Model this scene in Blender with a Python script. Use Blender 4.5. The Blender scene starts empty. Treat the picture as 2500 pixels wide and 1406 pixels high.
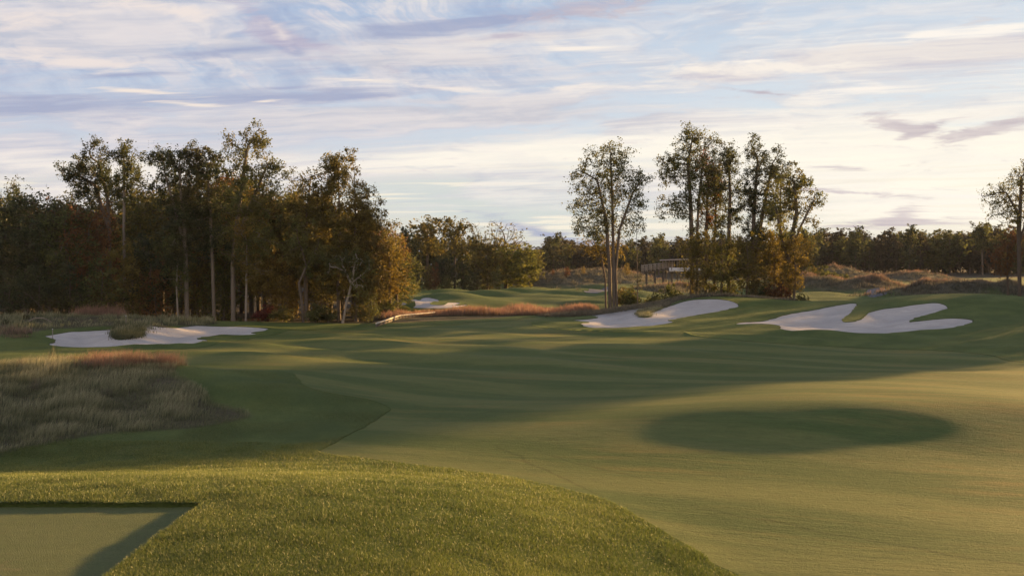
import bpy, math, random, time
import numpy as np
T0 = time.time()
rng = np.random.default_rng(11)
random.seed(5)
R = math.radians
scene = bpy.context.scene
COL = scene.collection
sstep = lambda a, b, x: (lambda t: t * t * (3 - 2 * t))(np.clip((x - a) / (b - a), 0, 1))

# ------------------------------------------------------------------ camera
F = 2400.0
CAM = np.array([0.0, 0.0, 6.0])
TH = math.atan(58 / F)
cam = bpy.data.cameras.new('camera')
cam.sensor_width = 36.0
cam.lens = 36.0 * F / 2500
cam.clip_end = 6000
cam.clip_start = 0.1
co = bpy.data.objects.new('camera', cam)
COL.objects.link(co)
co.location = CAM
co.rotation_euler = (math.pi / 2 - TH, 0, 0)
scene.camera = co

def ray(px, py):
    xc, yc = (px - 1250) / F, (703 - py) / F
    d = np.array([xc, math.cos(TH) + yc * math.sin(TH), -math.sin(TH) + yc * math.cos(TH)])
    return d / d[1]
def P(px, py, Y):
    return CAM + ray(px, py) * Y

SUN_AZ, SUN_EL = R(53), R(8.0)
SX, SY = math.sin(SUN_AZ), math.cos(SUN_AZ)

# ------------------------------------------------------------------ terrain
TEE = (-26.0, -6.2, 2.0, 19.5, 1.25)
def bump(x, y, cx, cy, sx, sy, a, rot=0.0, syn=None):
    c, s = math.cos(rot), math.sin(rot)
    u, v = (x - cx) * c + (y - cy) * s, -(x - cx) * s + (y - cy) * c
    sv = sy if syn is None else np.where(v < 0, syn, sy)
    return a * np.exp(-0.5 * (u / sx) ** 2 - 0.5 * (v / sv) ** 2)
WAV = []
_r = np.random.default_rng(3)
for lam, sl in ((47, .018), (31, .02), (22, .024), (16, .022), (11, .02), (8.5, .018), (6.3, .016), (27, .02), (13.5, .02), (5, .012)):
    a = _r.uniform(-1.0, 1.0)
    WAV.append((math.sin(a) * 6.283 / lam, math.cos(a) * 6.283 / lam, _r.uniform(0, 6.28), sl * lam / 6.283))
DUNES = []
def dune(px, py, Y, wpx, sy, rot=0.0, syn=None, base=None):
    """a dune whose crest shows at that height when it stands Y metres away"""
    p = P(px, py, Y)
    b = base if base is not None else float(h_base(np.array([p[0]]), np.array([p[1]]))[0])
    DUNES.append((p[0], p[1], wpx / F * Y, sy, max(0.1, p[2] - b), rot, syn))
def h_base(x, y):
    r = np.maximum(y, 0)
    h = 2.6 * sstep(110, 360, r) * 1.0 + 0.9 * sstep(350, 900, r)
    return h
def h_tee(x, y):
    x0, x1, y0, y1, z = TEE
    d = np.hypot(np.maximum(np.maximum(x0 - x, x - x1), 0), np.maximum(np.maximum(y0 - y, y - y1), 0))
    return z * (1 - sstep(0.6, 11.5, d)), d
def height(x, y):
    x = np.asarray(x, float); y = np.asarray(y, float)
    h = h_base(x, y)
    ht, d = h_tee(x, y)
    h = h + ht
    wave = np.zeros_like(h)
    for kx, ky, ph, a in WAV:
        wave = wave + a * np.sin(kx * x + ky * y + ph)
    h = h + wave * (1 - bump(x, y, 14, 35, 11, 6, 0.85)) * np.clip(d / 14, 0.0, 1.0) * (1 - 0.75 * sstep(140, 260, y)) * 0.8
    # rolling shoulder on the fairway at the right, steep towards the camera
    h = h + bump(x, y, 15.2, 35.6, 8.6, 8.5, 1.12, -0.015, 2.6) + bump(x, y, 10.2, 35.6, 2.6, 8.0, 0.10, 0.0, 2.4)
    h = h + 0.012 * bump(x, y, 14, 34, 9, 4, 1.0) * (np.sin(x * 1.1 + y * .9) + np.sin(x * .63 - y * 1.5 + 1))
    h = h + 0.18 * bump(x, y, -6, 75, 24, 17, 1.0) * (np.sin((x * SX + y * SY) * .55 + .5 * np.sin(x * .21 - y * .13)) + .7 * np.sin((x * .55 + y * .83) * .93 + 1.3 * np.sin(x * .11 + y * .2)))
    # front left native mound
    h = h + bump(x, y, -24, 45.5, 8.5, 4.2, 1.08, 0.05, 6.0) + bump(x, y, -14.5, 43.5, 3.2, 3.5, 0.35, 0.0)
    h = h + bump(x, y, -11.5, 51.0, 3.0, 2.2, 0.3) + bump(x, y, -9, 42.5, 2.6, 1.6, 0.3)
    # left bunker mound
    h = h + bump(x, y, -40, 95, 11, 5.5, 0.6) + bump(x, y, -52, 84, 9, 9, 0.5) + bump(x, y, -31.9, 84.5, 1.4, 3.5, 0.45)
    h = h - bump(x, y, -42, 79, 7, 5, 0.35) - bump(x, y, -30, 82, 6, 4, 0.3)
    # middle bunker ridge and right mound
    h = h + bump(x, y, 23.0, 113.5, 8.0, 6.5, 1.95, 0.0, 11) + bump(x, y, 9, 109, 8, 7, 0.25)
    h = h + bump(x, y, 47, 108, 10, 9, 2.0, 0.0, 17) + bump(x, y, 66, 104, 14, 12, 1.5, 0.0, 20) 
    # far bunker mound at the second green
    h = h + bump(x, y, -10.5, 150, 7, 9, 1.1) + bump(x, y, 4, 176, 10, 7, 0.7)
    fg = sstep(122, 135, y) * (1 - sstep(205, 235, y))
    h = h + 1.7 * fg * (0.22 * np.sin(x * .20 + 1.1 * np.sin(y * .11)) * np.sin(y * .17 + .8 * np.sin(x * .13)) + 0.16 * np.sin(x * .31 + y * .37) + .12 * np.sin(y * .5 - x * .22 + 1))
    ds = np.zeros_like(h)
    for cx, cy, sx, sy, a, rot, syn in DUNES:
        ds = ds + bump(x, y, cx, cy, sx, sy, a, rot, syn)
    lump = np.sin(x * 1.3 + 1.7 * np.sin(y * .4)) + np.sin(x * .8 - y * .9 + 1) + .8 * np.sin(x * 2.3 + y * 1.1) + .8 * np.sin(y * 1.7 - x * .5 + 2)
    h = h + ds * (1 + .085 * lump)
    return h
def hz(x, y):
    return float(height(np.array([x]), np.array([y]))[0])
dune(1400, 668, 232, 75, 12); dune(1290, 690, 228, 55, 10); dune(1520, 672, 236, 60, 12)
dune(2040, 656, 245, 60, 12); dune(2230, 668, 255, 60, 12)
dune(2030, 690, 196, 70, 6); dune(2150, 694, 194, 40, 6); dune(2290, 692, 168, 75, 6, 0, 6); dune(2450, 698, 166, 55, 6); dune(1950, 686, 200, 40, 6)
dune(1640, 700, 190, 60, 6)

def gp(px, py, lo=6.0):
    """where the line of sight through that pixel meets the ground"""
    d = ray(px, py)
    Y = np.geomspace(lo, 1200, 2600)
    zz = CAM[2] + d[2] * Y
    hh = height(d[0] * Y, Y)
    k = np.nonzero(zz <= hh)[0]
    i = int(k[0]) if len(k) else len(Y) - 1
    return np.array([d[0] * Y[i], Y[i]])

def smooth_poly(pts, n=4):
    pts = np.array(pts, float); m = len(pts); out = []
    for i in range(m):
        p0, p1, p2, p3 = pts[i - 1], pts[i], pts[(i + 1) % m], pts[(i + 2) % m]
        for k in range(n):
            t = k / n
            out.append(0.5 * ((2 * p1) + (-p0 + p2) * t + (2 * p0 - 5 * p1 + 4 * p2 - p3) * t * t + (-p0 + 3 * p1 - 3 * p2 + p3) * t ** 3))
    return np.array(out)
def sdf(poly, x, y, pad=6.0):
    """signed distance, positive inside; -pad far outside"""
    f = np.full(x.shape, -pad)
    lo, hi = poly.min(0) - pad, poly.max(0) + pad
    m = np.nonzero((x > lo[0]) & (x < hi[0]) & (y > lo[1]) & (y < hi[1]))[0]
    if not len(m): return f
    X, Y = x[m], y[m]
    d2 = np.full(X.shape, 1e9); ins = np.zeros(X.shape, bool)
    for i in range(len(poly)):
        a, b = poly[i - 1], poly[i]
        e = b - a; L = e @ e
        if L < 1e-12: continue
        t = np.clip(((X - a[0]) * e[0] + (Y - a[1]) * e[1]) / L, 0, 1)
        d2 = np.minimum(d2, (X - a[0] - t * e[0]) ** 2 + (Y - a[1] - t * e[1]) ** 2)
        if abs(e[1]) > 1e-12:
            c = ((a[1] > Y) != (b[1] > Y)) & (X < (b[0] - a[0]) * (Y - a[1]) / e[1] + a[0])
            ins ^= c
    d = np.sqrt(d2)
    f[m] = np.where(ins, d, -d)
    return f
def pixpoly(pix, n=4, tail=(), lo=6.0):
    w = [gp(*p, lo) for p in pix] + [np.array(t, float) for t in tail]
    return smooth_poly(w, n)

FAIRWAY = pixpoly([(1800,1406),(1720,1355),(1640,1310),(1560,1262),(1480,1222),(1400,1198),(1250,1166),(1120,1147),(1000,1132),(900,1120),(830,1112),(775,1101),
    (800,1088),(850,1062),(900,1035),(940,1010),(953,1000),(945,990),(900,975),(820,962),(760,948),(730,928),(712,910),(640,904),(560,903),(480,896),(425,885),(385,872),(368,864),
    (440,852),(530,838),(614,826),(680,815),(760,806),(900,798),(1050,793),(1180,785),(1280,777),(1345,771),(1312,780),(1298,788),(1312,797),(1360,804),(1450,809),(1560,811),
    (1650,809),(1690,817),(1745,825),(1830,833),(1950,841),(2080,848),(2200,852),(2300,856),(2380,862),(2440,872),(2500,884)], 4,
    [(40,54),(48,40),(46,18),(30,6),(14,8),(7.5,13.5)])
B_LEFT = pixpoly([(114,820),(142,831),(118,841),(181,847),(239,847),(328,840),(437,838),(485,835),(504,830),(478,827),(495,822),(533,817),(563,817),(638,816),(608,812),(642,807),(657,802),(615,798),
    (512,796),(471,795),(423,800),(386,797),(341,797),(352,812),(331,821),(304,828),(280,828),(276,821),(288,805),(266,805),(205,808),(154,812),(130,817)], 3, lo=60)
B_MID = pixpoly([(1396,781),(1439,778),(1461,774),(1443,766),(1491,761),(1555,751),(1595,748),(1579,756),(1555,764),(1557,772),(1575,775),(1592,771),(1587,764),(1611,756),(1650,742),(1682,733),(1718,730),
    (1766,731),(1803,745),(1770,756),(1730,764),(1682,772),(1650,778),(1631,782),(1642,785),(1611,792),(1539,798),(1459,800),(1420,791),(1439,786)], 3, lo=80)
B_RIGHT = pixpoly([(1797,789),(1904,773),(1985,757),(2051,744),(2083,740),(2090,746),(2074,763),(2056,779),(2063,786),(2092,783),(2111,776),(2122,763),(2155,755),(2207,748),(2270,740),(2296,742),(2314,751),
    (2292,759),(2244,772),(2211,787),(2262,781),(2329,777),(2362,779),(2375,784),(2355,792),(2299,802),(2207,809),(2114,813),(2059,809),(2022,805),(1933,807),(1907,802),(1905,796),(1885,791),(1837,790)], 3, lo=50)
B_FAR = pixpoly([(1003,732),(1013,730),(1025,733),(1031,727),(1044,726),(1056,728),(1072,734),(1054,738),(1045,742),(1068,744),(1085,744),(1097,738),(1121,738),(1124,740),(1116,743),(1102,745),(1123,745),
    (1145,742),(1123,749),(1092,752),(1034,752),(1006,751),(1004,747),(1015,745)], 3, lo=110)
B_SMALL = pixpoly([(972,739),(991,739),(991,744),(970,746)], 3, lo=110)
TEEP = np.array([(TEE[0], TEE[2]), (TEE[1], TEE[2]), (TEE[1], TEE[3]), (TEE[0], TEE[3])])
PATH_A = pixpoly([(1425,710),(1440,705),(1475,703),(1490,706),(1470,712),(1440,715)], 3, lo=140)
PATH_B = pixpoly([(2115,712),(2130,705),(2160,704),(2168,712),(2150,722),(2120,724)], 3, lo=122)

# ------------------------------------------------------------------ node helpers
class N:
    """a socket with arithmetic"""
    nt = None
    def __init__(self, s): self.s = s
    @staticmethod
    def m(op, *a, clamp=False):
        n = N.nt.nodes.new('ShaderNodeMath'); n.operation = op; n.use_clamp = clamp
        for i, v in enumerate(a):
            if isinstance(v, N): N.nt.links.new(v.s, n.inputs[i])
            else: n.inputs[i].default_value = v
        return N(n.outputs[0])
    def __add__(s, o): return N.m('ADD', s, o)
    __radd__ = __add__
    def __sub__(s, o): return N.m('SUBTRACT', s, o)
    def __rsub__(s, o): return N.m('SUBTRACT', o, s)
    def __mul__(s, o): return N.m('MULTIPLY', s, o)
    __rmul__ = __mul__
    def __truediv__(s, o): return N.m('DIVIDE', s, o)
    def __rtruediv__(s, o): return N.m('DIVIDE', o, s)
def mnew(t): return N.nt.nodes.new(t)
def lk(a, b): N.nt.links.new(a.s if isinstance(a, N) else a, b)
def smooth(a, b, x):
    n = mnew('ShaderNodeMapRange'); n.interpolation_type = 'SMOOTHSTEP'
    n.inputs['From Min'].default_value = a; n.inputs['From Max'].default_value = b
    lk(x, n.inputs['Value']); return N(n.outputs[0])
def comb(x, y, z=0.0):
    n = mnew('ShaderNodeCombineXYZ')
    for i, v in enumerate((x, y, z)):
        if isinstance(v, N): lk(v, n.inputs[i])
        else: n.inputs[i].default_value = v
    return N(n.outputs[0])
def noise(vec, scale=1.0, detail=4.0, rough=0.55, dist=0.0, col=False, lac=2.0):
    n = mnew('ShaderNodeTexNoise')
    if vec is not None: lk(vec, n.inputs['Vector'])
    n.inputs['Scale'].default_value = scale; n.inputs['Detail'].default_value = detail
    n.inputs['Roughness'].default_value = rough; n.inputs['Distortion'].default_value = dist
    n.inputs['Lacunarity'].default_value = lac
    return N(n.outputs['Color' if col else 'Fac'])
def mix(f, a, b):
    n = mnew('ShaderNodeMix'); n.data_type = 'RGBA'
    for k, v in ((0, f), (6, a), (7, b)):
        if isinstance(v, N): lk(v, n.inputs[k])
        elif k == 0: n.inputs[0].default_value = v
        else: n.inputs[k].default_value = (*v, 1)
    return N(n.outputs[2])
def scale_col(c, f):
    n = mnew('ShaderNodeVectorMath'); n.operation = 'SCALE'
    if isinstance(c, N): lk(c, n.inputs[0])
    else: n.inputs[0].default_value = c
    if isinstance(f, N): lk(f, n.inputs['Scale'])
    else: n.inputs['Scale'].default_value = f
    return N(n.outputs[0])
def attr(name):
    n = mnew('ShaderNodeAttribute'); n.attribute_name = name; return N(n.outputs['Fac'])
def geopos():
    return N(mnew('ShaderNodeNewGeometry').outputs['Position'])
def sep(v):
    n = mnew('ShaderNodeSeparateXYZ'); lk(v, n.inputs[0]); return [N(o) for o in n.outputs]
def new_mat(name):
    m = bpy.data.materials.new(name); m.use_nodes = True
    N.nt = m.node_tree; N.nt.nodes.clear()
    out = mnew('ShaderNodeOutputMaterial')
    return m, out
def principled(out, col, rough=0.8, spec=0.3, sheen=0.0, sheen_tint=(1, 1, 1), normal=None, metal=0.0):
    b = mnew('ShaderNodeBsdfPrincipled')
    if isinstance(col, N): lk(col, b.inputs['Base Color'])
    else: b.inputs['Base Color'].default_value = (*col, 1)
    b.inputs['Roughness'].default_value = rough
    b.inputs['Specular IOR Level'].default_value = spec
    b.inputs['Metallic'].default_value = metal
    b.inputs['Sheen Weight'].default_value = sheen
    b.inputs['Sheen Roughness'].default_value = 0.5
    b.inputs['Sheen Tint'].default_value = (*sheen_tint, 1)
    if normal is not None: lk(normal, b.inputs['Normal'])
    lk(b.outputs[0], out.inputs['Surface'])
    return b
def bumpn(hgt, strength, dist):
    n = mnew('ShaderNodeBump'); n.inputs['Strength'].default_value = strength; n.inputs['Distance'].default_value = dist
    lk(hgt, n.inputs['Height']); return N(n.outputs[0])

# ------------------------------------------------------------------ ground materials
def vscale(v, x, y, z=1.0):
    n = mnew('ShaderNodeVectorMath'); n.operation = 'MULTIPLY'; lk(v, n.inputs[0]); n.inputs[1].default_value = (x, y, z); return N(n.outputs[0])
def vma3(v, m, add):
    n = mnew('ShaderNodeVectorMath'); n.operation = 'MULTIPLY_ADD'; lk(v, n.inputs[0]); n.inputs[1].default_value = m; lk(add, n.inputs[2]); return N(n.outputs[0])
def turf_normal(p, fine, amt):
    """grass blades stand up: a rough normal, so that low light catches them"""
    a = noise(p, fine, 2, 0.7)
    return bumpn(a, 1.0, amt)

def make_fairway():
    m, out = new_mat('mown fairway turf'); p = geopos(); x, y, z = sep(p)
    wob = noise(p, 0.05, 2) * 6.0
    w = x * 0.42 + y * 0.91 + wob
    st = smooth(-0.6, 0.6, N.m('SINE', w * (6.283 / 5.6)))
    # grain drawn out along the mowing direction
    rot = mnew('ShaderNodeVectorRotate'); rot.rotation_type = 'Z_AXIS'; rot.inputs['Angle'].default_value = 0.30; lk(p, rot.inputs['Vector']); q = N(rot.outputs[0])
    big = noise(p, 0.09, 4, 0.6)
    s1 = noise(vscale(q, 0.16, 1.1), 1.0, 6, 0.65)
    s2 = noise(vscale(q, 1.6, 5.5), 1.0, 5, 0.7)
    c = mix(smooth(.32, .68, st * 0.22 + s1 * 0.78), (0.057, 0.082, 0.025), (0.101, 0.113, 0.038))
    c = mix(smooth(0.50, 0.70, s1 * .5 + big * .5) * 0.65, c, (0.142, 0.105, 0.034))
    fn = noise(p, 14.0, 4, 0.75)
    wear = noise(p, 0.8, 6, 0.75); c = mix(smooth(.60, .70, wear) * .45, c, (0.045, 0.062, 0.016))
    c = scale_col(c, 0.30 + fn * 0.62 + s2 * 0.78)
    for x0, y0, x1, y1, wd in ((-0.54, 32.4, 2.4, 25.0, .05), (4.6, 24.0, 12.5, 17.5, .05), (0.6, 31.5, 6.0, 24.5, .035)):   # wheel tracks
        L = math.hypot(x1 - x0, y1 - y0); ux, uy = (x1 - x0) / L, (y1 - y0) / L
        dist = N.m('ABSOLUTE', (x - x0) * uy - (y - y0) * ux + (noise(p, 0.35, 2) - .5) * 1.2); al = (x - x0) * ux + (y - y0) * uy
        c = scale_col(c, 1.0 - smooth(wd * 2, wd * .6, dist) * smooth(-1.0, 1.5, al) * smooth(L + 1, L - 2, al) * .2)
    nrm = bumpn(fn * 0.6 + s2 * 1.0, 1.0, 0.045)
    principled(out, c, 0.8, 0.05, 0.02, (1.0, 0.85, 0.4), nrm)
    return m
def make_rough():
    m, out = new_mat('rough turf'); p = geopos()
    nat = attr('native'); mown = attr('mown')
    big = noise(p, 0.35, 5, 0.6); fn = noise(p, 7.0, 4, 0.75)
    c = mix(smooth(0.35, 0.7, big), (0.052, 0.078, 0.018), (0.088, 0.115, 0.029))
    c = scale_col(c, 0.5 + fn * 1.0)
    st = noise(vscale(p, 0.3, 1.2), 0.5, 4, 0.6)
    cm = scale_col(mix(st, (0.040, 0.066, 0.016), (0.074, 0.096, 0.024)), 0.75 + fn * 0.5)
    c = mix(mown, c, cm)
    nb = noise(p, 0.55, 6, 0.75)
    cn = mix(smooth(0.3, 0.7, nb), (0.030, 0.032, 0.016), (0.095, 0.080, 0.052))
    cn = scale_col(cn, 0.45 + fn * 1.1)
    c = mix(nat, c, cn)
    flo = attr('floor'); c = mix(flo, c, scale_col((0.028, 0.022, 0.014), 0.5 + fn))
    hh = noise(p, 22.0, 3, 0.75) * 0.6 + nat * noise(p, 0.9, 5, 0.7) * 2.0
    principled(out, c, 0.85, 0.08, 0.03, (1.0, 0.9, 0.6), bumpn(hh, 1.0, 0.12))
    return m
def make_tee():
    m, out = new_mat('tee turf'); p = geopos()
    st = noise(vscale(p, 0.5, 3.0), 1.0, 5, 0.65); fn = noise(p, 22.0, 3, 0.7)
    wv = smooth(.58, .7, noise(p, 1.3, 5, .7)); c = mix(wv * .5, mix(st, (0.062, 0.084, 0.024), (0.112, 0.122, 0.046)), (0.13, 0.11, 0.05)); c = scale_col(c, 0.35 + fn * 0.8 + noise(p, 6.0, 4, .75) * .5)
    principled(out, c, 0.75, 0.1, 0.04, (1.0, 0.9, 0.6), turf_normal(p, 45.0, 0.045))
    return m
def make_sand():
    m, out = new_mat('bunker sand'); p = geopos()
    a = noise(p, 0.35, 5, 0.6); b = noise(p, 9.0, 4, 0.75)
    wv = noise(p, 0.25, 3, .5, col=True); q = vma3(wv, (5, 5, 0), p)
    rk = noise(vscale(q, 0.35, 2.6, 1.0), 1.0, 5, 0.65)
    c = mix(a, (0.305, 0.278, 0.255), (0.46, 0.425, 0.395))
    c = scale_col(c, 0.50 + b * 0.42 + rk * 0.62)
    principled(out, c, 0.9, 0.1, 0.0, normal=bumpn(b * 0.25 + rk, 1.0, 0.16))
    return m
def make_path():
    m, out = new_mat('cart path'); p = geopos()
    c = scale_col((0.10, 0.10, 0.11), 0.7 + noise(p, 2.0, 5) * 0.6)
    principled(out, c, 0.9, 0.2)
    return m
M_FAIR, M_ROUGH, M_TEE, M_SAND, M_PATH = make_fairway(), make_rough(), make_tee(), make_sand(), make_path()

# ------------------------------------------------------------------ ground sheet, cut into its surfaces
def tag(o, label=None, cat=None, group=None, kind=None):
    if label: o['label'] = label
    if cat: o['category'] = cat
    if group: o['group'] = group
    if kind: o['kind'] = kind
    return o
def mesh_obj(name, V, Fc, mat, parent=None, attrs=None, smooth_=True, n=None):
    """Fc: (k,3) or (k,4) array, or list of such"""
    me = bpy.data.meshes.new(name)
    Fs = [np.asarray(f, np.int32) for f in (Fc if isinstance(Fc, list) else [Fc]) if len(f)]
    V = np.asarray(V, np.float32)
    me.vertices.add(len(V)); me.vertices.foreach_set('co', V.ravel())
    tot = np.concatenate([np.full(len(f), f.shape[1], np.int32) for f in Fs])
    idx = np.concatenate([f.ravel() for f in Fs])
    me.loops.add(len(idx)); me.loops.foreach_set('vertex_index', idx)
    me.polygons.add(len(tot)); st = np.zeros(len(tot), np.int32); st[1:] = np.cumsum(tot)[:-1]
    me.polygons.foreach_set('loop_start', st); me.polygons.foreach_set('loop_total', tot)
    if smooth_: me.polygons.foreach_set('use_smooth', np.ones(len(tot), bool))
    for k, (dom, arr) in (attrs or {}).items():
        a = me.attributes.new(k, 'FLOAT', dom); a.data.foreach_set('value', np.asarray(arr, np.float32))
    me.update(calc_edges=True)
    if mat: me.materials.append(mat)
    o = bpy.data.objects.new(name, me); COL.objects.link(o)
    if parent is not None: o.parent = parent
    return o

az_in = np.arange(-33, 33.01, 0.13)
az_out = np.concatenate([np.arange(-180, -60, 6), np.arange(-60, -33, 1.2)])
az_out2 = np.concatenate([np.arange(33.6, 60, 1.2), np.arange(60, 180, 6)])
AZ = np.radians(np.concatenate([az_out, az_in, az_out2]))
RR = np.concatenate([[0.6, 2.0, 4.0, 6, 8], np.geomspace(9.5, 420, 560), np.geomspace(430, 4000, 40)])
na, nr = len(AZ), len(RR)
gx = (RR[:, None] * np.sin(AZ)[None]).ravel(); gy = (RR[:, None] * np.cos(AZ)[None]).ravel()
gx = np.append(gx, 0.0); gy = np.append(gy, 0.0)
ii, jj = np.meshgrid(np.arange(nr - 1), np.arange(na), indexing='ij')
a = (ii * na + jj).ravel(); b = (ii * na + (jj + 1) % na).ravel(); c = ((ii + 1) * na + (jj + 1) % na).ravel(); d = ((ii + 1) * na + jj).ravel()
TR = np.concatenate([np.stack([a, c, b], 1), np.stack([a, d, c], 1)])
j = np.arange(na)
TR = np.concatenate([TR, np.stack([np.full(na, nr * na), j, (j + 1) % na], 1)])
VV = np.stack([gx, gy], 1)
FIELDS = {}
polys = {'tee': TEEP, 'fairway': FAIRWAY, 'bl': B_LEFT, 'bm': B_MID, 'br': B_RIGHT, 'bf': B_FAR, 'bs': B_SMALL, 'pa': PATH_A, 'pb': PATH_B}
for k, pl in polys.items():
    FIELDS[k] = sdf(pl, gx, gy)
wob = 0.10 * np.sin(gx * 2.1 + np.sin(gy * 1.7) * 2) + 0.07 * np.sin(gy * 4.3 + gx * 1.1)
for k in ('bl', 'bm', 'br'): FIELDS[k] = FIELDS[k] + wob * 0.9 + 0.08
FIELDS['fairway'] = FIELDS['fairway'] + 0.5 * wob
FIELDS['tee'] = FIELDS['tee'] + 0.02 * np.sin(gx * 7 + gy * 5) + 0.02 * np.sin(gx * 13.1 - gy * 11.3)
def cut(T, key):
    """split the triangles T by FIELDS[key] = 0; returns inside, outside, seam (pairs of vertices)"""
    global VV
    f = FIELDS[key]; f[np.abs(f) < 1e-4] = 1e-4
    s = f[T] > 0; cnt = s.sum(1)
    ins, out, mx = T[cnt == 3], T[cnt == 0], T[(cnt == 1) | (cnt == 2)]
    if not len(mx): return ins, out, np.zeros((0, 2), int)
    sm = f[mx] > 0; one = sm.sum(1) == 1
    lone = np.where(one, sm.argmax(1), (~sm).argmax(1)); r = np.arange(len(mx))
    v0, v1, v2 = mx[r, lone], mx[r, (lone + 1) % 3], mx[r, (lone + 2) % 3]
    E = np.concatenate([np.stack([v0, v1], 1), np.stack([v0, v2], 1)]); Es = np.sort(E, 1)
    u, inv = np.unique(Es, axis=0, return_inverse=True); inv = inv.ravel()
    t = f[u[:, 0]] / (f[u[:, 0]] - f[u[:, 1]])
    base = len(VV)
    VV = np.concatenate([VV, VV[u[:, 0]] * (1 - t)[:, None] + VV[u[:, 1]] * t[:, None]])
    for k in FIELDS:
        g = FIELDS[k]; FIELDS[k] = np.concatenate([g, g[u[:, 0]] * (1 - t) + g[u[:, 1]] * t])
    FIELDS[key][base:] = 0
    e1, e2 = base + inv[:len(mx)], base + inv[len(mx):]
    tri = np.stack([v0, e1, e2], 1); q1 = np.stack([e1, v1, v2], 1); q2 = np.stack([e1, v2, e2], 1)
    ins = np.concatenate([ins, tri[one], q1[~one], q2[~one]])
    out = np.concatenate([out, tri[~one], q1[one], q2[one]])
    seam = np.stack([np.where(one, e2, e1), np.where(one, e1, e2)], 1)
    return ins, out, seam
DROP = {'tee': 0.09, 'fairway': 0.018, 'bl': 0.05, 'bm': 0.06, 'br': 0.06, 'bf': 0.05, 'bs': 0.05, 'pa': 0.02, 'pb': 0.02}
INS, SEAM, rest = {}, {}, TR
for k in polys:
    INS[k], rest, SEAM[k] = cut(rest, k)
ZZ = height(VV[:, 0], VV[:, 1])
tz = FIELDS['tee'] > -0.5
ZZ[tz] = TEE[4]
for k in ('bl', 'bm', 'br', 'bf'): ZZ = ZZ - (0.30 if k != 'bf' else 0.15) * sstep(0.0, 2.6, FIELDS[k])
# native (unmown) ground and mown far turf, as masks
def patch_mask(px, py, Y, wpx, sy):
    p = P(px, py, Y); return np.exp(-0.5 * ((VV[:, 0] - p[0]) / (wpx / F * Y)) ** 2 - 0.5 * ((VV[:, 1] - p[1]) / sy) ** 2)
NAT_FRONT = pixpoly([(-250,1190),(-120,1150),(0,1112),(120,1085),(250,1060),(380,1052),(480,1045),(570,1030),(612,1015),(585,1000),(520,985),(500,960),(455,925),(425,905)], 4, [(-18,53),(-26,54),(-40,54),(-48,46),(-40,36)])
NAT_LEFT = smooth_poly([(-75,78),(-62,76),(-50,76.5),(-43.5,80.5),(-39,87.5),(-35,87.5),(-33.6,82),(-31.6,81),(-30.2,85),(-31,90.5),(-29,91),(-28.5,95),(-36,101),(-60,104),(-80,95)], 4)
STRIP = pixpoly([(900,789),(1000,787),(1100,782),(1200,777),(1300,770),(1400,765),(1455,760)], 4, [(8.5,127),(0,122),(-6,117),(-12,112),(-15,107)], lo=70)
RIDGE = smooth_poly([(3,112),(9,108),(14,110.5),(15.5,106.5),(17.2,108),(18.6,111.5),(23,113.8),(28,112.8),(32,110.5),(31,114),(27,118),(20,119),(12,117),(6,117)], 4)
nat = np.maximum(sstep(-0.3, 0.5, sdf(NAT_FRONT, VV[:, 0], VV[:, 1])), sstep(-0.5, 0.5, sdf(NAT_LEFT, VV[:, 0], VV[:, 1])))
nat = np.maximum(nat, sstep(-0.5, 0.5, sdf(STRIP, VV[:, 0], VV[:, 1])))
nat = np.maximum(nat, 0.75 * sstep(-0.3, 0.4, sdf(RIDGE, VV[:, 0], VV[:, 1])))
dd = np.zeros(len(VV))
for cx, cy, sx, sy, a_, rot, syn in DUNES:
    dd = np.maximum(dd, bump(VV[:, 0], VV[:, 1], cx, cy, sx * 1.25, sy * 1.5, 1.0, rot))
nat = np.maximum(nat, sstep(0.3, 0.6, dd))
x_, y_ = VV[:, 0], VV[:, 1]
nat = np.maximum(nat, sstep(98.5, 101, y_) * (x_ < -13) * (x_ > -400) * sstep(-10, -14, x_ + (y_ - 100) * 0.12))
nat = np.maximum(nat, sstep(262, 285, y_ + 12 * np.sin(x_ * .03)))
nat = np.maximum(nat, sstep(-18, -24, x_ + (y_ - 130) * 0.02) * (y_ > 130))
nat[y_ < 0] = 0
mown = sstep(-3, 3, y_ - (126 + 0.15 * x_)) * sstep(-14, -8, x_) * (y_ < 270)
mown = mown * (0.35 + 0.65 * sstep(-.2, .2, np.sin(x_ * .05 + y_ * .09)))
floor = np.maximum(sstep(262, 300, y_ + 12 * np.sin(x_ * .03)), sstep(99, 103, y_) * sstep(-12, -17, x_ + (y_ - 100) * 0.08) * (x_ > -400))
floor[y_ < 0] = 0
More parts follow.
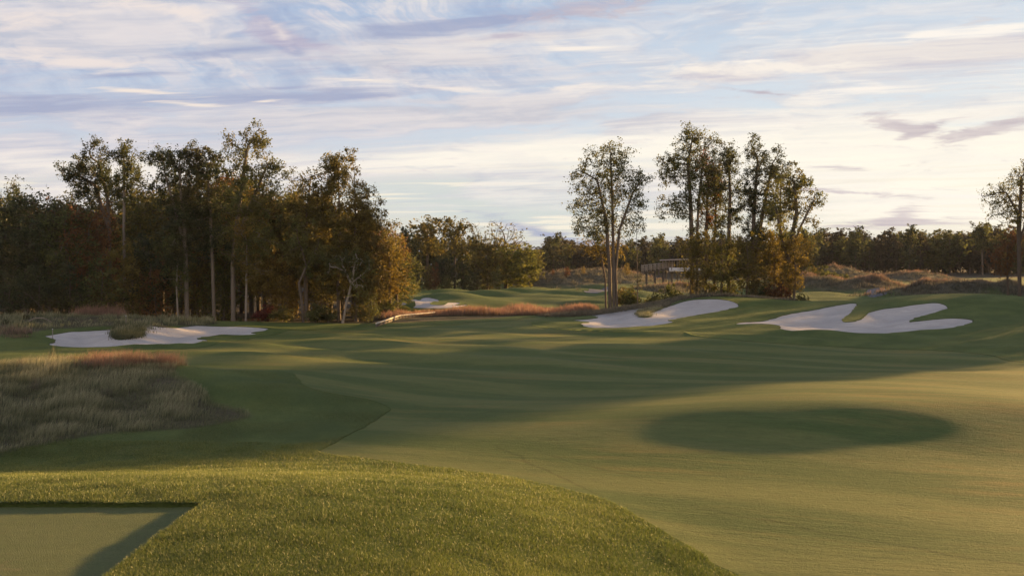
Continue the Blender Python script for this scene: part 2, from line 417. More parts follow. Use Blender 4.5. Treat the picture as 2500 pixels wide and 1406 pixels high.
def piece(name, T, mat, drop=0.0, skirts=(), attrs=True):
    use = np.unique(T); mp = np.full(len(VV), -1); mp[use] = np.arange(len(use))
    V = np.stack([VV[use, 0], VV[use, 1], ZZ[use] - drop], 1); Fc = mp[T]
    at = {'native': nat[use], 'mown': mown[use], 'floor': floor[use]}
    for seam, dz in skirts:
        if not len(seam): continue
        su = np.unique(seam); sm = np.full(len(VV), -1); sm[su] = len(V) + np.arange(len(su))
        V = np.concatenate([V, np.stack([VV[su, 0], VV[su, 1], ZZ[su] - dz - 0.06], 1)])
        for k, arr in (('native', nat), ('mown', mown), ('floor', floor)): at[k] = np.concatenate([at[k], arr[su]])
        A, B = seam[:, 0], seam[:, 1]; ok = (mp[A] >= 0) & (mp[B] >= 0); A, B = A[ok], B[ok]
        Fc = np.concatenate([Fc, np.stack([mp[A], mp[B], sm[B]], 1), np.stack([mp[A], sm[B], sm[A]], 1)])
    # a vertex on a seam may not be in this piece
    return mesh_obj(name, V, Fc, mat, attrs={k: ('POINT', v) for k, v in at.items()} if attrs else None)
g = piece('ground', rest, M_ROUGH, 0, [(SEAM[k], DROP[k]) for k in polys]); tag(g, kind='structure')
tag(piece('fairway', INS['fairway'], M_FAIR, DROP['fairway'], attrs=False), kind='structure')
tag(piece('tee_ground', INS['tee'], M_TEE, DROP['tee'], attrs=False), kind='structure')
for k in ('pa', 'pb'): tag(piece('path', INS[k], M_PATH, DROP[k], attrs=False), kind='structure')
for k, lb in (('bl', 'long pale sand bunker with a grassy nose, in front of the left wood'), ('bm', 'pale sand bunker on the ridge in front of the tall tree clump'),
              ('br', 'widest pale sand bunker with long fingers on the green mound at right'), ('bf', 'small distant sand bunker by the far green beside the wood'),
              ('bs', 'tiniest far sand bunker, tucked against the bushes left of the far green')):
    tag(piece('sand_bunker', INS[k], M_SAND, DROP[k], attrs=False), lb, 'bunker')
print('ground', round(time.time() - T0, 1), len(VV))

# ------------------------------------------------------------------ grass
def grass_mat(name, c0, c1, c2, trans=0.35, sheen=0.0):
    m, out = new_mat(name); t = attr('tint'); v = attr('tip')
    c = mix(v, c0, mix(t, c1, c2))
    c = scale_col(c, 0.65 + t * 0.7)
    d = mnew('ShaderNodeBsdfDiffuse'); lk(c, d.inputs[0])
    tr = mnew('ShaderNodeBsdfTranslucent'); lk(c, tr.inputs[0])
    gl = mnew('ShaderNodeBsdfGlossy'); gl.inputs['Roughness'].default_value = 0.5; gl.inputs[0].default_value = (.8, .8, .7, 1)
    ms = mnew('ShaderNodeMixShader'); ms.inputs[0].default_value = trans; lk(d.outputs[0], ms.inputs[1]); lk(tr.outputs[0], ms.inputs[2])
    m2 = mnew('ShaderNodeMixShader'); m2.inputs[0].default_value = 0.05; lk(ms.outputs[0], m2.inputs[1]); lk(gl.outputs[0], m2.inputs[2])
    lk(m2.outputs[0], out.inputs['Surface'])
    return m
def blades(name, x, y, hgt, wid, lean, mat, label=None, cat='grass', tint=None, wind=(0.7, -0.2), jit=0.5, z=None, simple=False):
    """curved tapering blades, five vertices each"""
    n = len(x); z = height(x, y) - 0.02 if z is None else z
    ang = rng.uniform(0, 6.283, n)
    lx = wind[0] * lean + jit * lean * np.cos(ang); ly = wind[1] * lean + jit * lean * np.sin(ang)
    fa = rng.uniform(0, 6.283, n); wx, wy = np.cos(fa) * wid / 2, np.sin(fa) * wid / 2
    B = np.stack([x, y, z], 1)
    mid = B + np.stack([lx * hgt * .35, ly * hgt * .35, hgt * .62], 1)
    tip = B + np.stack([lx * hgt, ly * hgt, hgt * np.sqrt(np.clip(1.05 - 0.5 * (lx ** 2 + ly ** 2), .25, 1))], 1)
    W = np.stack([wx, wy, np.zeros(n)], 1)
    if simple:   # short mown blades: one narrow triangle each
        V = np.stack([B - W, B + W, tip], 1).reshape(-1, 3); tint = rng.uniform(0, 1, n) if tint is None else tint
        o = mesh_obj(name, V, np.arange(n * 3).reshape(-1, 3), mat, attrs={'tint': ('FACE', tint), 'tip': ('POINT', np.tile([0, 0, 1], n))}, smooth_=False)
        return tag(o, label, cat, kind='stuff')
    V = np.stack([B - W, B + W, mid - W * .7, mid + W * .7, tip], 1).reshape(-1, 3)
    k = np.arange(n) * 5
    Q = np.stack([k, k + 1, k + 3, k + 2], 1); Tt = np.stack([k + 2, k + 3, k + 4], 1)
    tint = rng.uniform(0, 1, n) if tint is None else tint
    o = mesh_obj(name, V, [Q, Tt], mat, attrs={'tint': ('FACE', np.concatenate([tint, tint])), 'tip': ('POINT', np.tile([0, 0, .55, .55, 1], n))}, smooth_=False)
    return tag(o, label, cat, kind='stuff')
def vnoise(x, y, s, seed=0):
    """cheap smooth noise in 0..1"""
    r = np.random.default_rng(seed); v = np.zeros_like(x); w = 0
    for k in range(7):
        a = r.uniform(0, 6.283); f = s * r.uniform(0.6, 2.2)
        v = v + np.sin((x * math.cos(a) + y * math.sin(a)) * f + r.uniform(0, 6.28) + 1.2 * np.sin((x * math.sin(a) - y * math.cos(a)) * f * .7)); w += 1
    return np.clip(0.5 + v / w * 1.3, 0, 1)
def inpoly(poly, x, y): return sdf(poly, x, y) > 0
def scatter(poly, n):
    lo, hi = poly.min(0), poly.max(0); X, Y = np.zeros(0), np.zeros(0)
    while len(X) < n:
        x = rng.uniform(lo[0], hi[0], n * 2); y = rng.uniform(lo[1], hi[1], n * 2); m = inpoly(poly, x, y)
        X = np.append(X, x[m]); Y = np.append(Y, y[m])
    return X[:n], Y[:n]
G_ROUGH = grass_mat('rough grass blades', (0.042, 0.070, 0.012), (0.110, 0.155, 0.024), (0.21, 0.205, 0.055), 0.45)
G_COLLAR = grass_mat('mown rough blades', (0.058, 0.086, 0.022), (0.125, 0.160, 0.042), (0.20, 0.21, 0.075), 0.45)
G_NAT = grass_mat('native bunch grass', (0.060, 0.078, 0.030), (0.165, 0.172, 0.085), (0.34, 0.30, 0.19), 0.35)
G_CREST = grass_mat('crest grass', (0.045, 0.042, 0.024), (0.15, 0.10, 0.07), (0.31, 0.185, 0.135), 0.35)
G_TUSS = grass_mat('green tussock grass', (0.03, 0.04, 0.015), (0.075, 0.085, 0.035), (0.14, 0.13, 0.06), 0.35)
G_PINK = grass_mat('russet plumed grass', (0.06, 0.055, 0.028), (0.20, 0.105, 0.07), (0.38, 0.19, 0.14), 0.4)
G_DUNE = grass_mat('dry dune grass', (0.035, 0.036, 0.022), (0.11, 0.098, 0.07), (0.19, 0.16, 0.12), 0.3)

# foreground rough, dense
n = 1500000
Yb = 1 / rng.uniform(1 / 33.0, 1 / 13.5, n); Xb = rng.uniform(-0.56, 0.40, n) * Yb
ok = (~inpoly(FAIRWAY, Xb, Yb)) & ~((Xb < TEE[1]) & (Yb < TEE[3])) & (Xb > -20) & (sdf(NAT_FRONT, Xb, Yb) < 0.3)
Xb, Yb = Xb[ok], Yb[ok]; n = len(Xb)
cl = vnoise(Xb, Yb, 2.2, 4); cl2 = vnoise(Xb, Yb, 0.55, 5)
hb = (0.048 + 0.040 * cl) * rng.uniform(0.6, 1.35, n)
blades('rough_grass', Xb, Yb, hb, rng.uniform(0.008, 0.021, n) * (0.6 + Yb / 40), rng.uniform(0.3, 1.0, n), G_ROUGH, 'thick sunlit rough grass in the foreground around the mown tee',
       tint=np.clip(0.45 * cl2 + 0.6 * rng.uniform(0, 1, n) ** 1.5 + (rng.uniform(0, 1, n) > .95) * .3 - .1, 0, 1), wind=(-0.2, -0.1), jit=0.9, simple=True)  # a few blades tinted brighter: glints put into the colour
n = 420000
Yb = 1 / rng.uniform(1 / 66.0, 1 / 31.0, n); Xb = rng.uniform(-0.50, 0.02, n) * Yb
ok = (sdf(FAIRWAY, Xb, Yb) < 0.02) & (sdf(NAT_FRONT, Xb, Yb) < 0.3)
Xb, Yb = Xb[ok], Yb[ok]; n = len(Xb); cl = vnoise(Xb, Yb, 1.1, 14); cl2 = vnoise(Xb, Yb, 0.4, 15)
blades('rough_grass', Xb, Yb, (0.02 + 0.04 * cl) * rng.uniform(.6, 1.35, n), rng.uniform(0.012, 0.024, n), rng.uniform(0.3, 1.0, n), G_COLLAR, 'shaded rough grass collar between the front left mound and the fairway',
       tint=np.clip(0.45 * cl2 + 0.6 * rng.uniform(0, 1, n) ** 1.5 - .05, 0, 1), wind=(-0.2, -0.1), jit=0.9, simple=True)
# native mound front left
x, y = scatter(NAT_FRONT, 230000)
keep = vnoise(x, y, 1.0, 7) > rng.uniform(-0.7, 0.7, len(x)); x, y = x[keep], y[keep]; n = len(x)
cl = vnoise(x, y, 1.4, 8); e = np.clip(sdf(NAT_FRONT, x, y) / 3.0, 0.1, 1)
blades('tall_grass', x, y, (0.18 + 0.36 * cl) * rng.uniform(.6, 1.3, n) * (0.55 + .45 * e), rng.uniform(.009, .019, n), rng.uniform(.2, .85, n), G_NAT,
       'dark windblown tall grass covering the mound at front left', tint=np.clip(cl * .6 + rng.uniform(0, .5, n), 0, 1), wind=(0.75, -0.25), jit=0.5)
def tufts(poly, n_tufts, per, hgt, spread, wid, mat, name, label, wind=(.5, -.2), lean=.5, seed=1):
    cx, cy = scatter(poly, n_tufts); hh = rng.uniform(.5, 1.4, n_tufts) * hgt * (.6 + .8 * vnoise(cx, cy, .5, 21))
    x = np.repeat(cx, per) + rng.normal(0, spread, n_tufts * per); y = np.repeat(cy, per) + rng.normal(0, spread, n_tufts * per); n = len(x)
    return blades(name, x, y, np.repeat(hh, per) * rng.uniform(.55, 1.15, n), rng.uniform(.6, 1.3, n) * wid, rng.uniform(.2, 1, n) * lean, mat, label,
                  tint=np.clip(np.repeat(rng.uniform(0, .7, n_tufts), per) + rng.uniform(0, .35, n), 0, 1), wind=wind, jit=.55)
NOSE = smooth_poly([gp(279, 824), gp(292, 828), gp(325, 825), gp(349, 815), gp(345, 803), gp(350, 797), gp(310, 795), gp(283, 803)], 3)
tufts(NOSE, 520, 26, .26, .22, .035, G_TUSS, 'tussock_grass', 'shaggy green tussock nose running into the left sand bunker', lean=.7)
NOSE2 = smooth_poly([gp(1556, 767), gp(1563, 774), gp(1576, 775), gp(1591, 771), gp(1587, 764), gp(1611, 756), gp(1604, 748), gp(1580, 755), gp(1560, 761)], 2)
tufts(NOSE2, 200, 20, .26, .2, .035, G_NAT, 'tussock_grass', 'brown tussock grass tongue running down into the middle bunker', lean=.6)
PINK_FRONT = np.array([P(130, 890, 48)[:2], P(200, 885, 45)[:2], P(300, 885, 44)[:2], P(420, 905, 44)[:2], P(430, 900, 48)[:2], P(330, 880, 51)[:2], P(200, 880, 51)[:2]])
tufts(PINK_FRONT, 105, 90, .42, .26, .012, G_PINK, 'plumed_grass', 'russet plumed grass lit along the top of the front left mound')
tufts(NAT_FRONT, 55, 60, .62, .14, .014, G_DUNE, 'bunch_grass', 'pale upright bunch grass clumps scattered over the front left mound')
tufts(NAT_LEFT, 2600, 14, .40, .25, .04, G_NAT, 'heather_grass', 'low brown tussock grass behind the left sand bunker')
PINK_LEFT = np.array([P(185, 780, 97)[:2], P(300, 780, 97)[:2], P(300, 778, 100)[:2], P(185, 778, 100)[:2]])
tufts(PINK_LEFT, 110, 30, 1.0, .3, .04, G_PINK, 'reed_grass', 'tall reddish grass standing above the left sand bunker', wind=(.2, -.1), lean=.3)
PINK_L2 = np.array([P(0, 815, 80)[:2], P(70, 815, 80)[:2], P(70, 806, 85)[:2], P(0, 806, 85)[:2]])
tufts(PINK_L2, 34, 26, .45, .35, .03, G_CREST, 'russet_grass', 'patch of reddish grass at the far left edge beside the sand', wind=(.3, -.1), lean=.4)
S2 = smooth_poly([P(930, 785, 104)[:2], P(1020, 780, 108)[:2], P(1130, 777, 111)[:2], P(1250, 772, 114)[:2], P(1380, 765, 118)[:2], P(1450, 760, 121)[:2], P(1440, 755, 126)[:2], P(1300, 757, 124)[:2], P(1150, 760, 121)[:2], P(1050, 764, 116)[:2], P(980, 772, 111)[:2]], 3)
tufts(S2, 1700, 24, .70, .3, .035, G_PINK, 'meadow_grass', 'band of pink meadow grass between fairway and far green', wind=(.3, -.1), lean=.4)
tufts(RIDGE, 1300, 14, .35, .25, .04, G_DUNE, 'fescue_grass', 'tawny fescue along the ridge above the middle bunker')
# dunes: dry grass over all, russet plumes on the crests
for kk, (name, mat, lab, hg, per, cnt, top) in enumerate((('dune_grass', G_DUNE, 'dry grey grass covering the dunes beyond the mounds', .55, 12, 5200, 0), ('crest_grass', G_CREST, 'pink lit plumed grass along the dune crests', .80, 20, 1050, 1))):
    X, Y = [], []
    per_d = cnt // len(DUNES)
    for (cx, cy, sx, sy, a_, rot, syn) in DUNES:
        u = rng.normal(0, 1.0 if not top else .9, per_d) * sx; v = rng.normal(0, .8, per_d) * sy if not top else rng.normal(0.1, .16, per_d) * sy
        if top and (cy > 215 and cx < 60): u, v = u[:per_d // 5], v[:per_d // 5]
        X.append(cx + u); Y.append(cy + v)
    X, Y = np.concatenate(X), np.concatenate(Y); nt = len(X)
    x = np.repeat(X, per) + rng.normal(0, .45, nt * per); y = np.repeat(Y, per) + rng.normal(0, .45, nt * per); n = len(x)
    blades(name, x, y, np.repeat(rng.uniform(.6, 1.4, nt), per) * rng.uniform(.6, 1.2, n) * hg, rng.uniform(.05, .1, n), rng.uniform(.1, .5, n), mat, lab,
           tint=np.clip(np.repeat(rng.uniform(0, .7, nt), per) + rng.uniform(0, .35, n), 0, 1), wind=(.5, -.2), jit=.6)
print('grass', round(time.time() - T0, 1))

# ------------------------------------------------------------------ trees
def leaf_mat(name, c0, c1, gold=(0.16, 0.10, 0.02), gmix=0.3, trans=0.54):
    m, out = new_mat(name); t = attr('tint')
    oi = mnew('ShaderNodeObjectInfo'); rnd = N(oi.outputs['Random'])
    nz = noise(geopos(), 0.33, 3, 0.6)
    c = mix(t, c0, c1)
    c = mix(smooth(0.47, 0.68, nz + (rnd - 0.5) * 0.18) * gmix, c, gold)
    c = scale_col(c, 0.55 + t * 0.75 + (rnd - 0.5) * 0.3)
    d = mnew('ShaderNodeBsdfDiffuse'); lk(c, d.inputs[0])
    tr = mnew('ShaderNodeBsdfTranslucent'); lk(c, tr.inputs[0])
    gl = mnew('ShaderNodeBsdfGlossy'); gl.inputs['Roughness'].default_value = 0.5
    ms = mnew('ShaderNodeMixShader'); ms.inputs[0].default_value = trans; lk(d.outputs[0], ms.inputs[1]); lk(tr.outputs[0], ms.inputs[2])
    m2 = mnew('ShaderNodeMixShader'); m2.inputs[0].default_value = 0.02; lk(ms.outputs[0], m2.inputs[1]); lk(gl.outputs[0], m2.inputs[2])
    lk(m2.outputs[0], out.inputs['Surface'])
    return m
LM = {'green': leaf_mat('deep green leaves', (0.034, 0.047, 0.019), (0.074, 0.084, 0.032), (0.12, 0.07, 0.02), 0.3),
      'olive': leaf_mat('olive leaves', (0.056, 0.066, 0.020), (0.116, 0.124, 0.035), (0.16, 0.112, 0.024), 0.34),
      'gold': leaf_mat('golden leaves', (0.098, 0.078, 0.018), (0.20, 0.150, 0.032), (0.18, 0.10, 0.024), 0.35),
      'amber': leaf_mat('olive gold leaves', (0.078, 0.072, 0.018), (0.165, 0.140, 0.033), (0.18, 0.12, 0.026), 0.4),
      'rust': leaf_mat('rust leaves', (0.095, 0.046, 0.02), (0.19, 0.085, 0.03), (0.17, 0.10, 0.03), 0.35),
      'red': leaf_mat('red leaves', (0.09, 0.018, 0.015), (0.18, 0.04, 0.03), (0.14, 0.05, 0.02), 0.4),
      'dusk': leaf_mat('dull brown green leaves', (0.034, 0.034, 0.020), (0.066, 0.060, 0.034), (0.10, 0.065, 0.03), 0.35),
      'lime': leaf_mat('yellow green leaves', (0.06, 0.075, 0.016), (0.13, 0.13, 0.03), (0.16, 0.12, 0.025), 0.3)}
def make_bark(name, a, b):
    m, out = new_mat(name); p = geopos()
    nz = noise(vscale(p, 3.0, 3.0, 0.6), 1.6, 5, 0.7)
    principled(out, mix(nz, a, b), 0.9, 0.15, normal=bumpn(nz, 0.8, 0.05))
    return m
BARK = make_bark('brown bark', (0.055, 0.043, 0.034), (0.155, 0.122, 0.096))
GREY = make_bark('grey brown bark', (0.075, 0.060, 0.047), (0.19, 0.155, 0.122))
PALE = make_bark('pale bark', (0.12, 0.10, 0.08), (0.28, 0.235, 0.195))

def grow(A, stems, step, kill, maxit=120):
    pos, par = [], []
    for st in stems:
        st = np.array(st, float); prev = -1
        for k in range(len(st) - 1):
            L = np.linalg.norm(st[k + 1] - st[k]); m = max(1, int(L / step))
            for q in range(m):
                pos.append(st[k] + (st[k + 1] - st[k]) * q / m); par.append(prev); prev = len(pos) - 1
        pos.append(st[-1]); par.append(prev)
    stem_n = len(pos); pos = np.array(pos); par = list(par)
    hmin = min(s[0][2] for s in stems)
    near = np.full(len(A), 1e9); nid = np.zeros(len(A), int)
    def upd(ids):
        nonlocal near, nid
        d = np.linalg.norm(A[:, None] - pos[ids][None], axis=2); k = d.argmin(1); dm = d[np.arange(len(A)), k]
        b = dm < near; near = np.where(b, dm, near); nid = np.where(b, np.array(ids)[k], nid)
    # the lower bare part of a stem does not sprout
    lo = A[:, 2].min()
    ids = [i for i in range(stem_n) if pos[i][2] > lo * 0.72 - 0.2]
    upd(ids)
    for it in range(maxit):
        if not len(A): break
        act, inv = np.unique(nid, return_inverse=True)
        d = A - pos[nid]; d /= np.linalg.norm(d, axis=1)[:, None] + 1e-9
        s = np.zeros((len(act), 3)); np.add.at(s, inv, d)
        s += rng.normal(0, .25, s.shape); s[:, 2] += .12
        s /= np.linalg.norm(s, axis=1)[:, None] + 1e-9
        new = pos[act] + s * step
        i0 = len(pos); pos = np.concatenate([pos, new]); par += [int(v) for v in act]
        upd(list(range(i0, len(pos))))
        keep = near > kill; A, near, nid = A[keep], near[keep], nid[keep]
    return pos, np.array(par), stem_n
def frusta(p0, p1, r0, r1, n):
    d = p1 - p0; d /= np.linalg.norm(d, axis=1)[:, None] + 1e-9
    h = np.where(np.abs(d[:, 2:3]) < .9, [[0, 0, 1.0]], [[1.0, 0, 0]]); u = np.cross(d, h); u /= np.linalg.norm(u, axis=1)[:, None]; v = np.cross(d, u)
    a = np.arange(n) / n * 6.2832; ca, sa = np.cos(a)[None, :, None], np.sin(a)[None, :, None]
    rg = u[:, None] * ca + v[:, None] * sa
    V = np.concatenate([p0[:, None] + rg * r0[:, None, None], (p1 + d * r1[:, None] * .4)[:, None] + rg * r1[:, None, None]], 1)
    m = len(p0); k = (np.arange(m) * 2 * n)[:, None]; j = np.arange(n)[None]
    Q = np.stack([k + j, k + (j + 1) % n, k + n + (j + 1) % n, k + n + j], 2).reshape(-1, 4)
    return V.reshape(-1, 3), Q
def make_tree(lobes, stems, r_base, clumps, per_clump, leaves, leaf, clump_r=1.0, spread=.35, step=.42, kill=.6, name='tree', droop=0.0, bare=0.0):
    """lobes: (cx,cy,cz,rx,ry,rz). Grows limbs from the stems into clumps of leaves inside the lobes."""
    L = np.array(lobes, float); vol = (L[:, 3] * L[:, 4] * L[:, 5]) ** .72
    k = rng.choice(len(L), clumps, p=vol / vol.sum())
    u = rng.normal(0, 1, (clumps, 3)); u /= np.linalg.norm(u, axis=1)[:, None]; u *= (rng.uniform(.12, 1, clumps) ** .42)[:, None]
    cc = L[k, :3] + u * L[k, 3:]
    A = np.repeat(cc, per_clump, 0) + rng.normal(0, clump_r * .55, (clumps * per_clump, 3))
    A = A[A[:, 2] > .4]
    pos, par, sn = grow(A, stems, step, kill)
    n = len(pos); rr = np.full(n, .0); kids = np.zeros(n, int)
    for i in range(n - 1, -1, -1):
        if kids[i] == 0: rr[i] = 1.0
        p = par[i]
        if p >= 0: rr[p] += rr[i]; kids[p] += 1
    desc = rr.copy(); rad = (rr / rr.max()) ** .52 * r_base
    rad = np.maximum(rad, .011)
    # flare and keep bare stems tapering
    i = np.nonzero(par >= 0)[0]; p = par[i]
    r1 = rad[i]; r0 = np.minimum(rad[p], r1 * 1.35)
    Vs, Qs, o = [], [], 0
    for lo, hi, ns in ((.1, 9, 8), (.03, .1, 5), (0, .03, 3)):
        m = (r1 >= lo) & (r1 < hi)
        if m.any():
            V, Q = frusta(pos[p[m]], pos[i[m]], r0[m], r1[m], ns); Vs.append(V); Qs.append(Q + o); o += len(V)
    base = np.array([s[0] for s in stems if s[0][2] < .5])
    V, Q = frusta(base - [0, 0, .5], base + [0, 0, .35], np.full(len(base), r_base * 1.5), np.full(len(base), r_base * 1.0), 8); Vs.append(V); Qs.append(Q + o)
    wm = mesh_data(name + '_wood', np.concatenate(Vs), np.concatenate(Qs))
    tw = np.nonzero((desc < 7) & (np.arange(n) >= sn))[0]
    if bare > 0: tw = tw[rng.uniform(0, 1, len(tw)) > bare]
    w = rng.exponential(1, len(tw)) ** 1.2 + .12; q = rng.choice(tw, leaves, p=w / w.sum())
    sub = np.clip(rng.normal(0, spread, (n, 3, 3)), -1.7 * spread, 1.7 * spread)     # leaves sit in small sprays round each twig
    c = pos[q] + sub[q, rng.integers(0, 3, leaves)] + rng.normal(0, min(.17, spread * .5), (leaves, 3)); c[:, 2] -= droop * rng.uniform(0, 1, leaves)
    c[:, 2] = np.maximum(c[:, 2], .15)
    s = leaf * rng.uniform(.4, 1.5, leaves)
    a = rng.normal(0, 1, (leaves, 3)); a[:, 2] *= .8; a /= np.linalg.norm(a, axis=1)[:, None]
    b = np.cross(a, rng.normal(0, 1, (leaves, 3))); b /= np.linalg.norm(b, axis=1)[:, None]
    s_, b_ = a * s[:, None] * .62, b * s[:, None] * .36
    V = np.stack([c - s_, c + b_ - s_ * .1, c + s_, c - b_ - s_ * .1], 1).reshape(-1, 3)
    tint = np.clip(.5 * rng.uniform(0, 1, leaves) + .5 * np.random.default_rng(1).uniform(0, 1, n)[q], 0, 1)
    lm = mesh_data(name + '_leaves', V, np.arange(leaves * 4).reshape(-1, 4), tint, False)
    H = max(V[:, 2].max(), pos[:, 2].max())
    return dict(wood=wm, leaf=lm, H=float(np.quantile(V[:, 2], .998)), W=float(np.quantile(np.abs(V[:, 0]), .97)))
def mesh_data(name, V, Q, tint=None, sm=True):
    o = mesh_obj(name, V, Q, None, attrs=None if tint is None else {'tint': ('FACE', tint)}, smooth_=sm); me = o.data; bpy.data.objects.remove(o)
    me.materials.append(BARK)
    return me
def put_tree(t, x, y, sz, sx, rot, name, label, mat, bark, cat='tree', group=None, sink=0.0, parts=('trunk', 'crown'), lean=(0, 0)):
    e = bpy.data.objects.new(name, None); COL.objects.link(e); e.empty_display_size = .5
    e.location = (x, y, hz(x, y) - sink); e.rotation_euler = (lean[0], lean[1], rot); e.scale = (sx, sx, sz)
    for me, nm, mt in ((t['wood'], parts[0], bark), (t['leaf'], parts[1], LM[mat] if isinstance(mat, str) else mat)):
        o = bpy.data.objects.new(nm, me); COL.objects.link(o); o.parent = e
        o.material_slots[0].link = 'OBJECT'; o.material_slots[0].material = mt
    return tag(e, label, cat, group)
def plant(t, px, Y, top, name, label, mat, bark=None, w=1.0, group=None, cat='tree', rot=None, parts=('trunk', 'crown'), lean=(0, 0)):
    p = P(px, 600, Y); H = P(px, top, Y)[2] - hz(p[0], Y)
    s = max(H, .5) / t['H']
    return put_tree(t, p[0], Y, s, s * w * rng.uniform(.93, 1.07), rng.uniform(0, 6.283) if rot is None else rot, name, label, mat, bark or BARK, cat, group, 0.05, parts, lean)

# -- trees modelled one by one after their outline: lobes given as seen (pixels at that distance)
def hero(px, Y, lobes, stems, r_base, name, label, mat, bark=None, depth=.8, leaves=9000, leaf=.26, clumps=None, per=9, group=None, **kw):
    x0 = P(px, 600, Y)[0]; z0 = hz(x0, Y); k = Y / F
    zp = lambda py: P(px, py, Y)[2] - z0
    xs = lambda p_: (p_ - px) * k
    Ls = []
    for cx, cy, rx, ry in lobes:
        Ls.append((xs(cx), rng.uniform(-.25, .25) * rx * k, zp(cy), rx * k, max(rx, 30) * k * depth, ry * k))
    S = []
    for st in stems:
        S.append([(xs(a), rng.normal(0, .12) if i else rng.normal(0, .05), zp(b) if i or b < stems[0][0][1] - 25 else 0.0) for i, (a, b) in enumerate(st)])
    area = sum(a[3] * a[5] for a in Ls)
    t = make_tree(Ls, S, r_base * (.72 if px < 1000 else 1.0), clumps or int(24 + area * 3.6), max(4, per - 5), int(leaves * 2.1), leaf * .64, name=name, **{'clump_r': .85, 'step': .36, 'kill': .5, **kw, 'spread': kw.get('spread', .35) * 1.3})
    return put_tree(t, x0, Y, 1, 1, 0, name, label, mat, bark or BARK, group=group, sink=.05)

# the stand of tall trees in the middle
hero(1495, 122, [(1490,375,32,28),(1525,395,28,34),(1440,400,26,26),(1420,440,30,24),(1465,440,45,40),(1520,450,45,45),(1560,445,28,26),(1440,500,45,35),(1500,520,50,45),(1545,505,30,40),(1425,548,32,16),(1470,560,40,22),(1405,515,14,10),(1540,550,25,20)],
     [[(1490,752),(1489,660),(1480,540),(1458,440),(1425,420)],[(1499,752),(1498,640),(1495,500),(1490,370)],[(1507,752),(1503,660),(1512,560),(1545,470),(1565,440)]], .23, 'tall_tree',
     'tall three-stemmed tree standing alone left of the clump behind the middle bunker', 'olive', leaves=9000, leaf=.27, per=10, spread=.26, clumps=260)
hero(1465, 124, [(1450,600,28,22),(1480,610,25,20),(1500,600,22,22)], [[(1480,752),(1478,680),(1465,610)]], .12, 'young_tree', 'small golden tree hanging against the trunks of the lone three-stemmed tree', 'gold', leaves=1100, leaf=.26)
hero(1695, 126, [(1690,345,42,30),(1650,370,30,30),(1720,345,28,24),(1625,395,25,22),(1670,420,50,40),(1725,410,35,45),(1700,480,40,45),(1625,435,22,18),(1610,505,20,14),(1650,500,22,25),(1740,470,25,40),(1700,560,30,40)],
     [[(1690,735),(1688,600),(1686,500),(1678,400),(1690,330)],[(1703,735),(1701,600),(1706,480),(1718,380)]], .27, 'tall_tree', 'tallest tree of the clump behind the middle bunker, with long limbs to the left', 'olive', leaves=8000, leaf=.27, per=10, spread=.26)
hero(1728, 129, [(1725,400,22,30),(1735,460,28,40),(1725,520,22,30)], [[(1722,735),(1724,600),(1728,420)]], .2, 'slender_tree', 'slender tree pressed against the right side of the tallest tree', 'rust', leaves=2600, leaf=.26)
hero(1780, 127, [(1780,365,30,26),(1770,410,42,36),(1798,450,36,36),(1758,470,34,32),(1788,525,32,30),(1760,555,26,22),(1780,600,24,30)], [[(1781,735),(1779,600),(1782,480),(1778,370)]], .26, 'tall_tree',
     'narrow dark tree in the middle of the clump, between two taller crowns', 'green', leaves=5600, leaf=.27, spread=.26)
hero(1840, 125, [(1842,372,34,28),(1880,378,28,26),(1848,425,46,36),(1890,432,30,34),(1828,480,38,32),(1872,500,38,32),(1832,550,30,24),(1862,585,30,22)], [[(1840,728),(1838,600),(1840,500),(1848,390)],[(1842,640),(1862,520),(1884,400)]], .28, 'tall_tree',
     'tall dark green tree with a forked crown, right of the clump centre', 'green', leaves=7000, leaf=.27, spread=.26)
hero(1928, 123, [(1930,445,32,26),(1965,455,26,24),(1985,490,25,14),(1900,470,35,35),(1945,500,40,35),(1890,520,25,28),(1925,550,25,25),(1965,530,22,22)], [[(1930,742),(1926,640),(1912,590),(1895,510)],[(1926,640),(1932,580),(1945,520),(1940,450)],[(1928,620),(1955,550),(1985,490)]], .26, 'tall_tree',
     'right-hand leaning tree at the edge of the clump, crown spreading to the right', 'olive', leaves=4600, leaf=.27, spread=.24)
for px, Y, lob, mt, lb in ((1700,124,[(1700,600,40,35),(1690,660,40,45),(1720,690,30,30)],'amber','golden understorey tree beneath the tallest tree of the clump'),
        (1760,125,[(1765,620,40,40),(1755,680,40,40),(1790,660,30,40)],'olive','olive bushy tree filling the middle of the clump near the ground'),
        (1822,124,[(1825,600,40,40),(1815,660,45,45),(1840,690,25,30)],'amber','golden leafy tree at the foot of the forked dark tree'),
        (1888,124,[(1890,600,40,40),(1885,655,45,45),(1905,690,30,25)],'gold','bright golden understorey tree near the right end of the clump'),
        (1938,122.5,[(1935,600,32,35),(1945,650,28,45),(1930,690,25,20)],'gold','gold leafy tree wrapped round the trunk at the right end of the clump')):
    hero(px, Y, lob, [[(px,740),(px+4,660),(px,580)]], .16, 'understorey_tree', lb, mt, leaves=3600, leaf=.26, spread=.36, depth=1)
hero(1745, 130, [(1750,430,26,28),(1742,480,26,30),(1752,530,22,26)], [[(1746,735),(1744,600),(1750,430)]], .16, 'slender_tree', 'thin olive tree closing the gap left of the narrow dark tree', 'olive', leaves=2400, leaf=.26)
hero(1905, 129, [(1905,440,26,28),(1900,490,26,30),(1908,540,24,26)], [[(1906,735),(1903,600),(1905,440)]], .16, 'slender_tree', 'thin olive tree between the forked dark tree and the leaning right-hand tree', 'olive', leaves=2400, leaf=.26)
